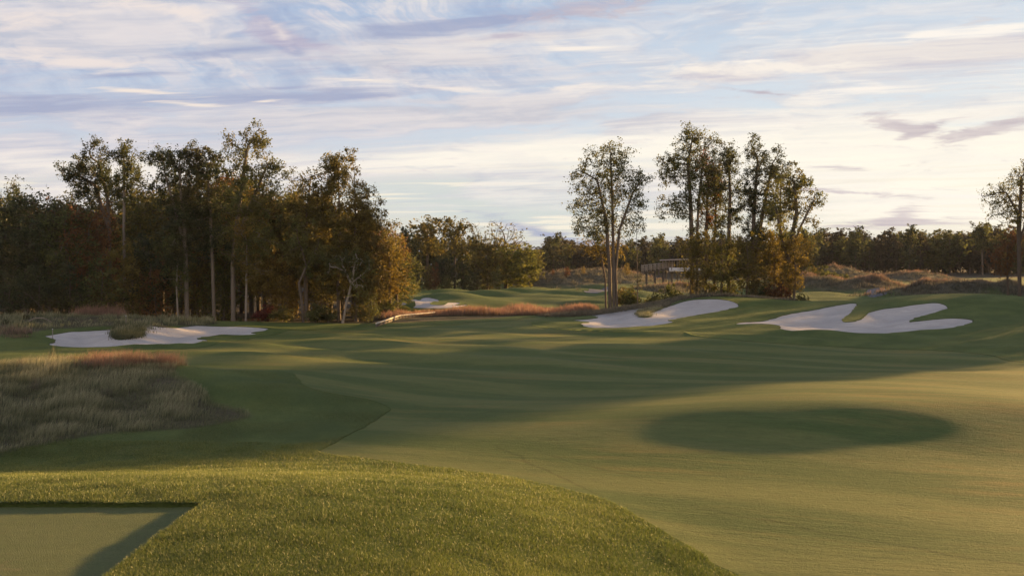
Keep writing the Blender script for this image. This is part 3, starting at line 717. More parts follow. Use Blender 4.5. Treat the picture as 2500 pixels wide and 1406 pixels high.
hero(1556, 121, [(1555,560,8,22),(1555,620,14,25),(1560,670,16,22),(1552,710,16,16)], [[(1557,752),(1556,640),(1553,530)]], .07, 'sapling', 'thin spindly sapling between the lone tall tree and the clump', 'olive', leaves=420, leaf=.2, clumps=26, per=5, spread=.25)
hero(2490, 125, [(2480,440,22,28),(2450,470,28,25),(2410,480,22,14),(2500,500,35,50),(2460,530,28,25),(2505,420,18,25),(2520,460,30,40),(2430,515,12,8)], [[(2491,718),(2489,600),(2484,520),(2455,470)],[(2491,718),(2489,560),(2492,430)],[(2488,600),(2515,500)]], .24, 'tall_tree',
     'sparse tall tree at the right edge of the photo beyond the green mound', 'olive', leaves=3600, leaf=.25, per=9, spread=.3)
hero(2460, 150, [(2450,620,30,28),(2475,600,28,28),(2440,650,22,18)], [[(2462,690),(2460,600)]], .16, 'young_tree', 'rust coloured young tree beside the sparse tall tree at the right edge', 'rust', leaves=2200, leaf=.28)

# the wood at the left: the trees whose outline shows
W_ = 'trees of the left wood'
hero(262, 112, [(245,380,26,28),(225,410,35,28),(190,422,30,16),(172,416,16,9),(255,430,40,30),(225,460,40,25)], [[(268,770),(267,560),(262,480),(245,400)],[(266,560),(232,450),(180,420)]], .3, 'tall_tree', 'dark tall tree with a limb reaching left, at the left end of the wood', 'green', leaves=6000, leaf=.25, spread=.27)
hero(303, 110, [(305,380,25,24),(328,400,20,20),(300,430,40,30),(330,440,20,22),(285,460,30,25)], [[(303,770),(304,560),(303,470),(305,390)]], .22, 'tall_tree', 'tall tree with a pale upper trunk, second from the left end of the wood', 'olive', PALE, leaves=3800, leaf=.25, spread=.25)
hero(454, 101.5, [(400,385,28,22),(445,378,30,18),(395,420,28,28),(440,420,45,32),(420,470,50,35),(470,470,30,40),(450,540,60,50),(430,620,50,40)], [[(456,790),(454,640),(452,560),(445,480),(440,400)],[(452,600),(405,420)]], .32, 'tall_tree', 'dense dark tall tree with a long straight trunk behind the left bunker', 'green', GREY, leaves=13000, leaf=.25, spread=.33)
hero(520, 102, [(490,395,22,22),(525,395,24,20),(500,430,32,28),(535,440,24,35),(515,500,40,40),(520,580,40,40)], [[(521,785),(519,640),(515,520),(508,410)]], .26, 'tall_tree', 'dark tree with two small round tops right of the dense dark one', 'green', GREY, leaves=7500, leaf=.25, spread=.33)
hero(568, 101.5, [(565,345,20,12),(605,335,30,18),(635,345,22,20),(590,375,35,28),(650,385,25,25),(675,405,20,18),(600,430,50,40),(650,440,45,40),(600,500,65,45),(660,500,45,40),(590,580,70,50),(640,600,50,50)], [[(568,788),(568,640),(576,560),(592,460),(605,360)],[(572,600),(620,480),(655,400)]], .34, 'tall_tree', 'tallest tree of the left wood, its open top against the sky', 'olive', GREY, leaves=11000, leaf=.25, spread=.28)
hero(745, 103.5, [(750,425,25,20),(790,420,25,20),(765,460,42,35),(770,530,55,50),(730,520,40,50),(760,620,50,50)], [[(748,788),(745,640),(750,520),(760,430)]], .28, 'tall_tree', 'tall brownish tree right of the gap in the left wood', 'amber', leaves=11000, leaf=.25, spread=.35)
hero(825, 103, [(825,410,26,22),(835,440,32,30),(815,500,45,50),(835,580,55,60),(815,670,45,50)], [[(827,788),(824,640),(828,520),(828,420)]], .28, 'tall_tree', 'broad golden brown tree towards the right end of the left wood', 'amber', leaves=12000, leaf=.25, spread=.35)
hero(868, 102, [(865,420,14,22),(870,460,26,30),(890,510,35,40),(880,580,45,50),(890,660,40,50),(870,720,35,35),(915,540,20,40)], [[(870,788),(866,640),(868,520),(866,420)]], .26, 'tall_tree', 'pointed golden tree forming the right end of the left wood', 'gold', leaves=12000, leaf=.24, spread=.33)
hero(838, 100, [(860,640,28,22),(885,665,24,20),(835,650,20,18),(870,690,22,16)], [[(836,792),(845,740),(858,690),(865,650)],[(858,692),(840,655)],[(860,688),(885,670)]], .2, 'leaning_tree', 'tree with a bare leaning pale trunk at the edge of the wood', 'olive', PALE, leaves=1500, leaf=.24, clumps=22)
hero(738, 100.8, [(720,600,40,30),(760,620,30,30),(740,560,30,30)], [[(739,790),(736,740),(730,690),(748,650),(735,600)],[(742,660),(765,620)]], .17, 'crooked_tree', 'tree with a crooked twisting trunk in front of the left wood', 'olive', leaves=2600, leaf=.24, clumps=30)
hero(600, 100.8, [(605,620,30,30),(615,660,25,25),(590,580,25,25)], [[(599,789),(600,700),(603,600)]], .15, 'slim_tree', 'slim pale trunked tree standing just right of the tallest tree of the wood', 'gold', PALE, leaves=2200, leaf=.24, clumps=26)
hero(432, 101, [(430,620,26,30),(440,670,22,20)], [[(434,790),(430,700),(432,610)]], .13, 'slim_tree', 'slim tree immediately left of the dense dark tall tree', 'olive', PALE, leaves=1300, leaf=.24, clumps=18)
hero(322, 102, [(310,650,28,40),(335,690,28,40),(300,710,22,30),(320,740,25,25)], [[(325,785),(322,700),(318,640)]], .12, 'golden_tree', 'small orange gold tree standing behind the left sand bunker', 'gold', leaves=4200, leaf=.22, clumps=60, spread=.3)
hero(380, 103, [(380,700,25,30),(372,740,22,25)], [[(379,786),(380,720),(380,680)]], .1, 'rust_tree', 'small rust brown tree right of the orange gold one behind the bunker', 'rust', leaves=1700, leaf=.22, clumps=30)
hero(660, 103, [(655,640,35,35),(640,690,30,35),(670,700,25,30)], [[(655,788),(652,700),(655,640)]], .13, 'golden_tree', 'yellow leafed young tree above the red bush in the wood', 'gold', leaves=3600, leaf=.23, clumps=50)

# kinds that are copied
def kind(H, lobes, stem_top, r, clumps, leaves, leaf, name, per=8, **kw):
    return make_tree([(a, b, c * H, d, e, f * H) for a, b, c, d, e, f in lobes], [[(0, 0, 0), (.15, .1, H * stem_top * .5), (rng.normal(0, .3), rng.normal(0, .3), H * stem_top)]], r, clumps, per, leaves, leaf, name=name, **kw)
K = {}
K['broad_a'] = kind(16, [(0, 0, .8, 3.2, 3.2, .2), (1.5, 0, .6, 3.2, 3.4, .22), (-1.6, .5, .55, 3.2, 3, .22), (0, 0, .35, 3.4, 3.4, .2)], .8, .26, 95, 10500, .23, 'broad_a', spread=.45)
K['broad_b'] = kind(16, [(0, .3, .84, 2.4, 2.4, .16), (-1.6, 0, .68, 2.8, 2.8, .18), (1.8, -.4, .58, 2.9, 3, .2), (0, 0, .4, 3.2, 3.2, .2)], .82, .26, 85, 9500, .23, 'broad_b', spread=.43)
K['column'] = kind(17, [(0, 0, .85, 1.6, 1.6, .15), (.3, 0, .65, 2.3, 2.3, .2), (-.3, 0, .42, 2.5, 2.5, .22)], .9, .22, 70, 8000, .22, 'column', spread=.42)
K['bushy'] = kind(8, [(0, 0, .7, 1.8, 1.8, .3), (.6, 0, .45, 2.1, 2.1, .3), (-.6, .3, .3, 2.2, 2.2, .24)], .7, .11, 60, 4200, .21, 'bushy', spread=.36)
K['shrub'] = kind(2.4, [(0, 0, .55, 1.1, 1.1, .42), (.7, .2, .4, .9, .9, .32), (-.7, 0, .4, .9, .9, .32)], .5, .05, 40, 2600, .16, 'shrub', step=.25, kill=.3, clump_r=.5, spread=.2)
K['far_round'] = kind(14, [(0, 0, .72, 3.2, 3.2, .26), (1.5, 0, .55, 3.0, 3.0, .22), (-1.5, 0, .5, 3.0, 3.0, .24), (0, 0, .3, 3.2, 3.2, .2)], .8, .22, 60, 5200, .42, 'far_round', per=5, step=.6, kill=.9, spread=.5)
K['far_pine'] = kind(15, [(0, 0, .88, 2.0, 2.0, .12), (1.2, 0, .74, 2.2, 2.2, .12), (-1.2, .3, .66, 2.2, 2.2, .12), (0, 0, .5, 2.4, 2.4, .12), (.5, 0, .3, 2, 2, .15)], .9, .22, 55, 4600, .42, 'far_pine', per=5, step=.6, kill=.9, spread=.5)
K['far_open'] = kind(14, [(0, 0, .82, 2.6, 2.6, .18), (1.3, 0, .62, 2.4, 2.4, .18), (-1.4, 0, .6, 2.4, 2.4, .18)], .75, .2, 55, 3200, .34, 'far_open', per=6, step=.5, kill=.7, spread=.4)
K['twiggy'] = kind(13, [(0, 0, .8, 2.8, 2.8, .2), (1.8, 0, .68, 2.2, 2.2, .2), (-1.8, 0, .66, 2.2, 2.2, .2)], .45, .24, 70, 500, .25, 'twiggy', per=8, step=.45, kill=.55, spread=.3)
K['cone'] = kind(8, [(0, 0, .78, .7, .7, .22), (0, 0, .5, 1.3, 1.3, .26), (0, 0, .25, 1.8, 1.8, .2)], .95, .12, 60, 4200, .24, 'cone', spread=.25)
K['dense'] = kind(10, [(0, 0, .62, 3.4, 3.4, .36), (1.6, 0, .4, 3, 3, .3), (-1.6, 0, .4, 3, 3, .3)], .6, .24, 110, 9500, .3, 'dense', spread=.45)
print('protos', round(time.time() - T0, 1))

# wood at the left: filling rows, each tree an object
BACK = 'trees deep in the left wood'
LBACK = 'shadowed tree deep in the left wood, seen only between the trees in front of it'
for i in range(46):
    px = -60 + i * 23 + rng.uniform(-8, 8); Y = rng.uniform(116, 138) if px < 420 else rng.uniform(109, 119)
    top = np.interp(px, [-80, 0, 60, 150, 250, 360, 420, 560, 690, 720, 800, 930, 1000], [440, 478, 480, 462, 470, 455, 440, 420, 450, 470, 470, 530, 590]) + rng.uniform(0, 45)
    plant(K[('broad_a', 'broad_b', 'column', 'broad_a')[i % 4]], px, Y, top, 'forest_tree', LBACK, ('green', 'green', 'olive', 'green', 'rust')[i % 5] if px < 330 else ('olive', 'amber', 'rust', 'amber', 'gold')[i % 5], group=BACK, w=1.15)
LFAR = 'dim tree at the very back of the left wood, filling the gaps between trunks'
for i in range(17):
    px = -90 + i * 36 + rng.uniform(-10, 10); Y = rng.uniform(142, 165)
    top = np.interp(px, [-80, 300, 700, 930, 1000], [520, 500, 500, 560, 600]) + rng.uniform(0, 40)
    plant(K[('broad_a', 'dense')[i % 2]], px, Y, top, 'forest_tree', LFAR, ('green', 'olive')[i % 2], group='trees at the back of the left wood', w=1.3)
for px, Y, top, k, mt, w, lb in ((-20,112,452,'broad_a','green',1.1,'dark tree cut by the left edge of the photo'),(38,125,437,'column','green',.8,'thin topped tree rising above the wood near the left edge'),(70,108,475,'broad_b','green',1.2,'dark round tree near the left edge, right of the thin topped one'),
        (120,106,470,'broad_a','green',1.2,'dark broad tree left of the tree with the limb reaching left'),(165,104,500,'broad_b','olive',1.1,'dark lower tree under the limb that reaches left'),(215,105,510,'broad_a','rust',1.0,'rust brown tree below the left end crowns'),
        (345,112,455,'column','olive',.9,'narrow tree filling the gap left of the dense dark tall tree'),(360,104,560,'bushy','green',1.2,'shadowed bushy tree left of the dense dark tall trunk'),(480,106,590,'bushy','gold',1.1,'golden bushy tree between two dark trunks of the wood'),
        (545,105,600,'bushy','lime',1.0,'yellow green leafy tree left of the tallest tree of the wood'),(630,112,520,'column','amber',1.1,'olive column shaped tree behind the tallest tree of the wood'),(690,110,500,'broad_b','amber',.9,'olive green tree in the dip right of the tallest tree'),(712,112,455,'column','olive',.9,'narrow tree in the dip of the wood outline'),
        (700,105,640,'bushy','gold',1.1,'golden bushy tree right of the red bush'),(785,105,650,'bushy','amber',1.1,'olive bushy tree between the crooked and leaning trunks'),(925,124,600,'bushy','olive',1.3,'olive bushy tree at the right foot of the wood'),
        (955,132,553,'broad_b','rust',.75,'rust red round tree just beyond the right end of the left wood'),(975,135,640,'bushy','olive',1.2,'dark bushy tree beside the far small bunker'),(900,101,690,'bushy','olive',1.0,'low leafy tree at the right corner of the left wood'),(250,101,620,'bushy','olive',1.1,'shadowed bushy tree behind the reddish reeds'),
        (90,100,640,'bushy','green',1.3,'dark bushy tree above the fallen branches'),(20,98,650,'bushy','green',1.4,'dark bushy tree at the lower left edge of the wood'),(165,101,630,'bushy','green',1.2,'dark bushy tree left of the reddish reeds'),(60,106,560,'broad_b','green',1,'dark tree low in the wood at the left edge')):
    plant(K[k], px, Y, top, 'forest_tree', lb, mt, w=w)
for px, Y, top, mt, w, lb in ((648,100.5,742,'red',1.3,'dark red bush at the edge of the left wood'),(395,100,768,'lime',1.0,'yellow green shrub left of the dense dark trunk'),(478,100,768,'lime',1.0,'yellow green shrub right of the dense dark trunk'),(512,99.5,764,'lime',1.1,'brightest yellow green shrub at the wood edge, below the twin topped tree'),
        (585,100,772,'olive',1.0,'low olive shrub at the foot of the tallest tree of the wood'),(690,100,745,'olive',1.2,'olive shrub between the red bush and the crooked trunk'),(770,100,740,'olive',1.3,'olive shrub right of the crooked trunk'),(800,101,752,'olive',1.3,'low shrub left of the leaning pale trunk'),(890,103,738,'olive',1.4,'leafy shrub right of the leaning pale trunk'),
        (940,110,730,'olive',1.6,'olive shrub above the curved boardwalk'),(975,122,738,'olive',1.5,'olive shrub left of the small far bunker'),(1010,121,752,'lime',1.5,'low olive green shrub in front of the far bunker'),(1060,125,757,'olive',1.4,'low shrub at the back of the pink grass band'),(60,92,770,'green',1.4,'dark shrub by the left edge below the wood'),(15,88,778,'green',1.4,'dark shrub cut by the left edge of the photo'),
        (1575,755,0,0,0,'')) [:-1]:
    plant(K['shrub'], px, Y, top, 'shrub', lb, mt, w=w, cat='shrub', parts=('stem', 'foliage'))
# undergrowth around the clump
for px, Y, top, mt, w, lb in ((1860,123,694,'green',1.2,'dark green bush at the foot of the clump, left of the orange one'),(1905,121,690,'rust',1.1,'orange rust bush at the right foot of the clump'),(1540,123,705,'lime',1.0,'leafy bush right of the lone three-stemmed trunk'),(1600,126,712,'olive',.9,'loose olive bush between the sapling and the clump'),
        (1640,126,692,'olive',.9,'olive bush at the left foot of the clump'),(1735,125,698,'olive',1.0,'low bush under the middle of the clump'),(1790,126,702,'olive',1.0,'low bush between two trunks right of the clump middle'),(1520,140,700,'gold',1.2,'small golden bush behind the lone tall trunk'),(1955,126,715,'olive',1.0,'small olive bush right of the last trunk of the clump')):
    plant(K['shrub'], px, Y, top, 'shrub', lb, mt, w=w, cat='shrub', parts=('stem', 'foliage'))

# copse beyond the small far bunker
for px, Y, top, k, mt, w, lb in ((1045,205,528,'far_open','amber',1.25,'tall olive topped tree left of centre in the far copse'),(1110,203,527,'far_open','amber',1.0,'tall golden olive tree right beside it in the far copse'),(1165,208,540,'twiggy','olive',1.0,'thin bare topped tree in the middle of the far copse'),(1235,204,537,'twiggy','amber',1.5,'wide half bare tree with fine branches in the far copse'),
        (1265,200,594,'dense','lime',1.25,'round golden green tree at the right end of the far copse'),(1190,202,575,'dense','amber',.9,'olive brown tree in the far copse below the bare branches'),(1130,198,635,'cone','green',1.3,'dark cone shaped tree in the far copse'),(1045,196,645,'cone','gold',1.0,'golden cone shaped small tree in front of the far copse'),
        (1062,194,636,'bushy','rust',.6,'small orange leaved tree in front of the far copse'),(1215,193,643,'bushy','olive',.8,'small olive tree in front of the olive brown tree of the copse'),(990,200,556,'far_round','green',.9,'dark tree at the left end of the far copse'),(1015,190,640,'bushy','green',1.2,'dark green bushy tree at the left foot of the far copse'),(1085,197,620,'dense','green',.8,'dark full tree between the two tall olive trees of the copse'),
        (1155,195,650,'bushy','green',1.2,'dark bush-like tree under the thin bare topped tree'),(1300,215,610,'far_round','olive',.8,'olive tree just right of the round golden green tree'),(1010,160,668,'bushy','olive',1.1,'olive bush-like tree left of the far green'),(1090,185,668,'bushy','olive',1.0,'grey olive bush-like tree behind the far bunker mound'),(965,150,600,'broad_b','olive',.7,'tall shadowed tree behind the rust red round tree')):
    plant(K[k], px, Y, top, 'copse_tree', lb, mt, w=w)
LC = 'dark tree in the back of the far copse, filling between the nearer trees'
for i in range(12):
    px = 970 + i * 31 + rng.uniform(-8, 8)
    plant(K['far_round'], px, rng.uniform(215, 240), np.interp(px, [970, 1050, 1250, 1330], [560, 560, 585, 615]) + rng.uniform(0, 25), 'copse_tree', LC, ('green', 'olive')[i % 2], w=1.2, group='trees in the back of the far copse')
for px, Y, top, mt, w, k, lb in ((1385,222,650,'rust',1.0,'cone','small orange conifer-like tree on the left dune crest'),(1425,226,648,'gold',.9,'bushy','small golden tree on the dune crest left of the tall trunks'),(1350,226,655,'rust',.8,'bushy','small rusty tree at the left end of the dune crest'),(1530,228,640,'gold',.9,'bushy','golden bush-like tree on the dune behind the sapling')):
    plant(K[k], px, Y, top, 'young_tree', lb, mt, w=w)
for i, (px, Y, top, mt, lb) in enumerate(((2010,222,648,'olive','grey green bush on top of the near right dune'),(1985,215,668,'rust','brown bush at the left end of the right dunes'),(2060,218,668,'olive','olive bush on the right dunes beside a sandy crest'),(2095,215,675,'olive','low olive bush at the right foot of the brushy dune'),(2125,210,682,'olive','rounded bush at the end of the brushy dune'),(2030,212,672,'rust','brown bush in the middle of the brushy dune'),(1270,218,688,'rust','brown bush on the low dune before the copse'),(1310,220,690,'olive','grey bush on the low dune right of the copse'),(1235,214,692,'rust','purplish brown bush at the left of the low dune'))):
    plant(K['shrub'], px, Y, top, 'shrub', lb, mt, w=1.8, cat='shrub', parts=('stem', 'foliage'))

# the far forest line
def line(n, p0, p1, Y0, Y1, tops, lab, grp, ks, mts, dt, w):
    for i in range(n):
        px = p0 + (p1 - p0) * (i + rng.uniform(-.35, .35)) / n
        top = np.interp(px, *tops) + rng.uniform(*dt)
        plant(K[ks[rng.integers(len(ks))]], px, rng.uniform(Y0, Y1), top, 'forest_tree', lab, mts[rng.integers(len(mts))], w=w * rng.uniform(.85, 1.15), group=grp)
TOPS = ([1290, 1350, 1400, 1440, 1520, 1600, 1660, 1960, 2090, 2130, 2220, 2270, 2330, 2400, 2520, 2700], [608, 575, 582, 590, 588, 575, 580, 560, 556, 568, 550, 562, 556, 545, 550, 552])
line(40, 1290, 2720, 325, 350, TOPS, 'dark tree in the front row of the distant forest line', 'front trees of the distant forest line', ('far_round', 'far_pine', 'far_pine'), ('dusk', 'dusk', 'green', 'olive'), (0, 26), 1.15)
line(44, 1270, 2760, 355, 385, TOPS, 'dark tree top showing above the front row of the distant forest', 'rear trees of the distant forest line', ('far_round', 'far_pine'), ('dusk', 'dusk', 'olive'), (-3, 14), 1.25)
line(60, 1270, 2760, 388, 400, TOPS, 'dim tree closing the last gaps of the distant forest', 'last trees of the distant forest', ('dense',), ('dusk',), (8, 30), 1.35)
for px, Y, top, k, mt, lb in ((2220,322,548,'far_pine','green','bushy topped dark pine rising highest in the right forest line'),(2090,322,553,'far_round','green','broad dark crown standing out left of the highest pine'),(2400,318,541,'far_open','olive','thin crowned paler tree near the right end of the forest line'),(1352,322,568,'far_round','green','dark round crown at the left end of the distant forest line'),(1608,320,570,'far_round','olive','olive brown crown of the forest line above the footbridge'),(2445,316,560,'far_pine','green','tall dark pine right of the thin crowned paler tree'),(1965,322,556,'far_round','olive','olive crown of the forest line just right of the clump')):
    plant(K[k], px, Y, top, 'forest_tree', lb, mt, w=1.1)
# the belt of trees along the right side of the fairway, beyond the picture: its shadow lies across the turf
nxs, nys = -SY, SX
LB = 'leafy tree in the belt along the right side of the fairway, outside the photo'
def belt(q, t, H, k, w=1.0):
    x, y = nxs * q + SX * t, nys * q + SY * t
    put_tree(K[k], x, y, H / K[k]['H'], H / K[k]['H'] * w, rng.uniform(0, 6.28), 'belt_tree', LB, 'olive', BARK, group='belt of trees right of the fairway')
for i in range(9):
    belt(31.5 + i * 1.6 + rng.uniform(-.4, .4), rng.uniform(112, 124), rng.uniform(17.5, 20), ('broad_a', 'broad_b')[i % 2], .8)
for i in range(10):
    belt(42.5 + i * 1.12 + rng.uniform(-.4, .4), rng.uniform(128, 138), rng.uniform(15.6, 17), ('broad_a', 'column', 'broad_b')[i % 3], .7)
for i in range(8):
    belt(55.5 + i * 1.9, rng.uniform(150, 162), rng.uniform(11.0, 12.4), ('broad_b', 'broad_a')[i % 2], .9)
for i in range(7):
    belt(69 + i * 2.4, rng.uniform(188, 200), rng.uniform(15, 17), ('broad_b', 'broad_a')[i % 2], .85)
for q, t, H, k in ((62.8, 158, 20.5, .4), (69.5, 170, 23.0, .55), (74.5, 178, 23.0, .5)):
    belt(q, t, H, 'column', k)
print('trees', round(time.time() - T0, 1))

# ------------------------------------------------------------------ timber things
def wood_mat(name, a, b):
    m, out = new_mat(name); p = geopos(); nz = noise(vscale(p, 1, 1, 4), 2.5, 5, .7)
    principled(out, mix(nz, a, b), .8, .2); return m
TIMBER = wood_mat('weathered timber', (0.13, 0.115, 0.10), (0.25, 0.22, 0.195))
PALEW = wood_mat('pale new timber', (0.30, 0.26, 0.21), (0.46, 0.41, 0.34))
DARKW = wood_mat('dark timber', (0.05, 0.042, 0.036), (0.11, 0.095, 0.08))
WHITE = wood_mat('white painted boards', (0.38, 0.38, 0.40), (0.5, 0.5, 0.52))
ROOF = wood_mat('pale metal roof', (0.22, 0.185, 0.16), (0.33, 0.28, 0.25))
def beam(name, pts, w, h, mat, parent):
    """a bar of rectangular section swept along points (top centre line)"""
    pts = np.array(pts, float); V, Q = [], []
    for i in range(len(pts)):
        a, b = pts[max(i - 1, 0)], pts[min(i + 1, len(pts) - 1)]; d = b - a; d /= np.linalg.norm(d)
        s = np.cross(d, [0, 0, 1]) if abs(d[2]) < .95 else np.array([1.0, 0, 0]); s /= np.linalg.norm(s); u = np.cross(s, d)
        for ca, cb in ((-.5, 0), (.5, 0), (.5, -1), (-.5, -1)): V.append(pts[i] + s * ca * w + u * cb * h)
    for i in range(len(pts) - 1):
        for k in range(4): Q.append((i * 4 + k, i * 4 + (k + 1) % 4, i * 4 + 4 + (k + 1) % 4, i * 4 + 4 + k))
    n = len(pts) - 1
    Q += [(3, 2, 1, 0), (n * 4, n * 4 + 1, n * 4 + 2, n * 4 + 3)]
    o = mesh_obj(name, V, np.array(Q), mat, smooth_=False, parent=parent)
    m = o.modifiers.new('bevel', 'BEVEL'); m.width = min(w, h) * .12; m.segments = 1
    return o
def root(name, label, cat):
    e = bpy.data.objects.new(name, None); COL.objects.link(e); return tag(e, label, cat)
def gph(px, py, hgt, lo, hi):
    for Y in np.linspace(lo, hi, 400):
        p = P(px, py, Y)
        if p[2] - hz(p[0], p[1]) <= hgt: return p
    return p
bw = root('boardwalk', 'low curved pale timber boardwalk edge at the left end of the pink grass', 'boardwalk')
key = [gph(px, py, .42, 96, 135) for px, py in ((918,788),(945,779),(968,771),(990,767),(1015,765),(1040,763),(1062,761))]
key = np.array(key); key[:, 1] = np.maximum.accumulate(key[:, 1])
fine = smooth_poly(np.vstack([key[:, :2], key[::-1, :2]]), 3)[:len(key) * 3 - 2]
pts = [(x, y, np.interp(y, key[:, 1], key[:, 2])) for x, y in fine]
beam('rail', pts, .16, .13, PALEW, bw)
low = [(x, y + .03, z - .20) for x, y, z in pts]
beam('side_board', low, .05, .22, DARKW, bw)
for x, y, z in pts[::1]:
    beam('post', [(x, y + .1, z - .14), (x, y + .1, hz(x, y) - .3)], .11, .11, DARKW, bw)
fb = root('footbridge', 'timber footbridge with post and rail sides rising towards the shelter beyond the clump', 'footbridge')
A_, B_ = P(1568, 663, 204), P(1640, 655, 202)
nn = 7
dk = [A_ + (B_ - A_) * k / nn for k in range(nn + 1)]
beam('deck', dk, 2.2, .25, DARKW, fb)
for off in (-1.0, 1.0):
    for hh in (.45, .85, 1.3):
        beam('rail', [p + np.array([0, off, hh]) for p in dk], .09, .17, TIMBER, fb)
    for p in dk:
        beam('post', [p + np.array([0, off * 1.06, 1.38]), p + np.array([0, off * 1.06, -.1])], .16, .16, TIMBER, fb)
for p in dk[1::2]:
    for off in (-.8, .8):
        q = p + np.array([0, off, -.25]); beam('pile', [q, (q[0], q[1], hz(q[0], q[1]) - .3)], .22, .22, DARKW, fb)
sh = root('shelter', 'open flat roofed shelter on a white edged deck beside the footbridge', 'shelter')
S0, S1 = P(1640, 655, 202), P(1706, 652, 202)
zd = S0[2]
beam('deck', [(S0[0] - .8, 202, zd), (S1[0], 202, zd)], 4.5, .2, DARKW, sh)
beam('fascia', [(S0[0] - .9, 199.68, zd + .12), (S1[0], 199.68, zd + .12)], .08, .75, WHITE, sh)
rz = P(1650, 633, 202)[2]
beam('roof', [(P(1617, 0, 202)[0], 202, rz - .05), (P(1710, 0, 202)[0], 202, rz + .2)], 5.2, .28, ROOF, sh)
for px in (1624, 1640, 1652, 1664, 1680, 1700):
    for dy in (-1.9, 1.9):
        x = P(px, 0, 202)[0]; beam('post', [(x, 202 + dy, rz - .3), (x, 202 + dy, zd)], .14, .14, TIMBER, sh)
for px in (1632, 1660, 1695):
    for dy in (-1.9, 1.9):
        x = P(px, 0, 202)[0]; beam('pile', [(x, 202 + dy, zd - .2), (x, 202 + dy, hz(x, 202 + dy) - .3)], .22, .22, DARKW, sh)
for px, py, h, Y0, lb in ((308, 797, .95, 80, 'thin pale stake on the grassy nose of the left bunker'), (129, 826, .75, 68, 'thin pale stake at the left end of the left bunker')):
    q = gph(px, py, .02, Y0, 100); e = root('marker_stake', lb, 'stake')
    beam('post', [(q[0], q[1], hz(q[0], q[1]) + h), (q[0], q[1], hz(q[0], q[1]) - .2)], .05, .05, TIMBER, e)
    beam('cap', [(q[0], q[1], hz(q[0], q[1]) + h + .06), (q[0], q[1], hz(q[0], q[1]) + h + .003)], .075, .075, WHITE, e)
def branch(pix, Y, r, lb, mt):
    pts = np.array([P(a, b, Y + .5 * math.sin(i)) for i, (a, b) in enumerate(pix)]); n = len(pts) - 1
    rr = np.linspace(r, r * .35, n + 1)
    V, Q = frusta(pts[:-1], pts[1:], rr[:-1], rr[1:], 6)
    tag(mesh_obj('fallen_branch', V, Q, mt), lb, 'branch')
branch([(62, 789), (75, 781), (90, 776), (103, 776), (115, 780), (127, 787)], 90, .07, 'pale fallen branch arching over the grass at the left edge of the wood', PALE)
branch([(58, 713), (72, 722), (86, 735), (98, 748), (108, 762), (118, 780)], 97, .03, 'bare grey branch drooping from the dark shrubs at left', BARK)
print('all', round(time.time() - T0, 1))

# ------------------------------------------------------------------ sky and sun
w = bpy.data.worlds.new('World'); scene.world = w; w.use_nodes = True
N.nt = w.node_tree; N.nt.nodes.clear()
tc = mnew('ShaderNodeTexCoord'); dx, dy, dz = sep(N(tc.outputs['Generated']))
az = N.m('ARCTAN2', dx, dy); el = N.m('ARCSINE', dz)
def A(px): return math.atan((px - 1250) / F)
def E(px, py): return math.atan((645 - py) / F * math.cos(A(px)))
AE = comb(az, el)
def gauss(px, py, wx, wy, tilt=0.0):
    """soft patch of cloud at a bearing and elevation"""
    c, s_ = math.cos(tilt), math.sin(tilt); a0, e0 = A(px), E(px, py); kx, ky = F / (wx * 2.3), F / (wy * 2.3)
    n = mnew('ShaderNodeMapping'); n.vector_type = 'TEXTURE'
    n.inputs['Location'].default_value = (a0, e0, 0); n.inputs['Rotation'].default_value = (0, 0, tilt); n.inputs['Scale'].default_value = (1 / kx, 1 / ky, 1)
    lk(AE, n.inputs['Vector'])
    g = mnew('ShaderNodeTexGradient'); g.gradient_type = 'QUADRATIC_SPHERE'; lk(n.outputs[0], g.inputs[0])
    return N(g.outputs['Fac'])
st = mnew('ShaderNodeTexSky'); st.sky_type = 'NISHITA'; st.sun_disc = False
st.sun_elevation = SUN_EL; st.sun_rotation = SUN_AZ; st.altitude = 50; st.air_density = 1.0; st.dust_density = 1.2; st.ozone_density = 1.5
nish = N(st.outputs[0])
HAZE = 0.00005
BG = 0.05; EXPO = 2.0
G = 1 / (BG * 2 ** EXPO)
def srgb(r, g, b):
    f = lambda c: ((c / 255 + .055) / 1.055) ** 2.4 if c > 10 else c / 255 / 12.92
    return tuple(f(c) * G for c in (r, g, b))
rt = smooth(-0.45, 0.5, az)
# clear air: the sky model under a thin high veil, deeper overhead
veil = mix(rt, srgb(164, 184, 217), srgb(186, 207, 230))
veil = mix(smooth(0.30, 0.14, el), veil, mix(rt, srgb(196, 208, 228), srgb(219, 229, 236)))
veil = mix(smooth(0.15, 0.06, el), veil, mix(rt, srgb(230, 224, 222), srgb(246, 243, 232)))
veil = mix(smooth(0.105, 0.03, el), veil, srgb(216, 220, 214))
veil = mix(smooth(0.30, 0.75, el), veil, srgb(138, 158, 198))
sky = mix(0.9, nish, veil)
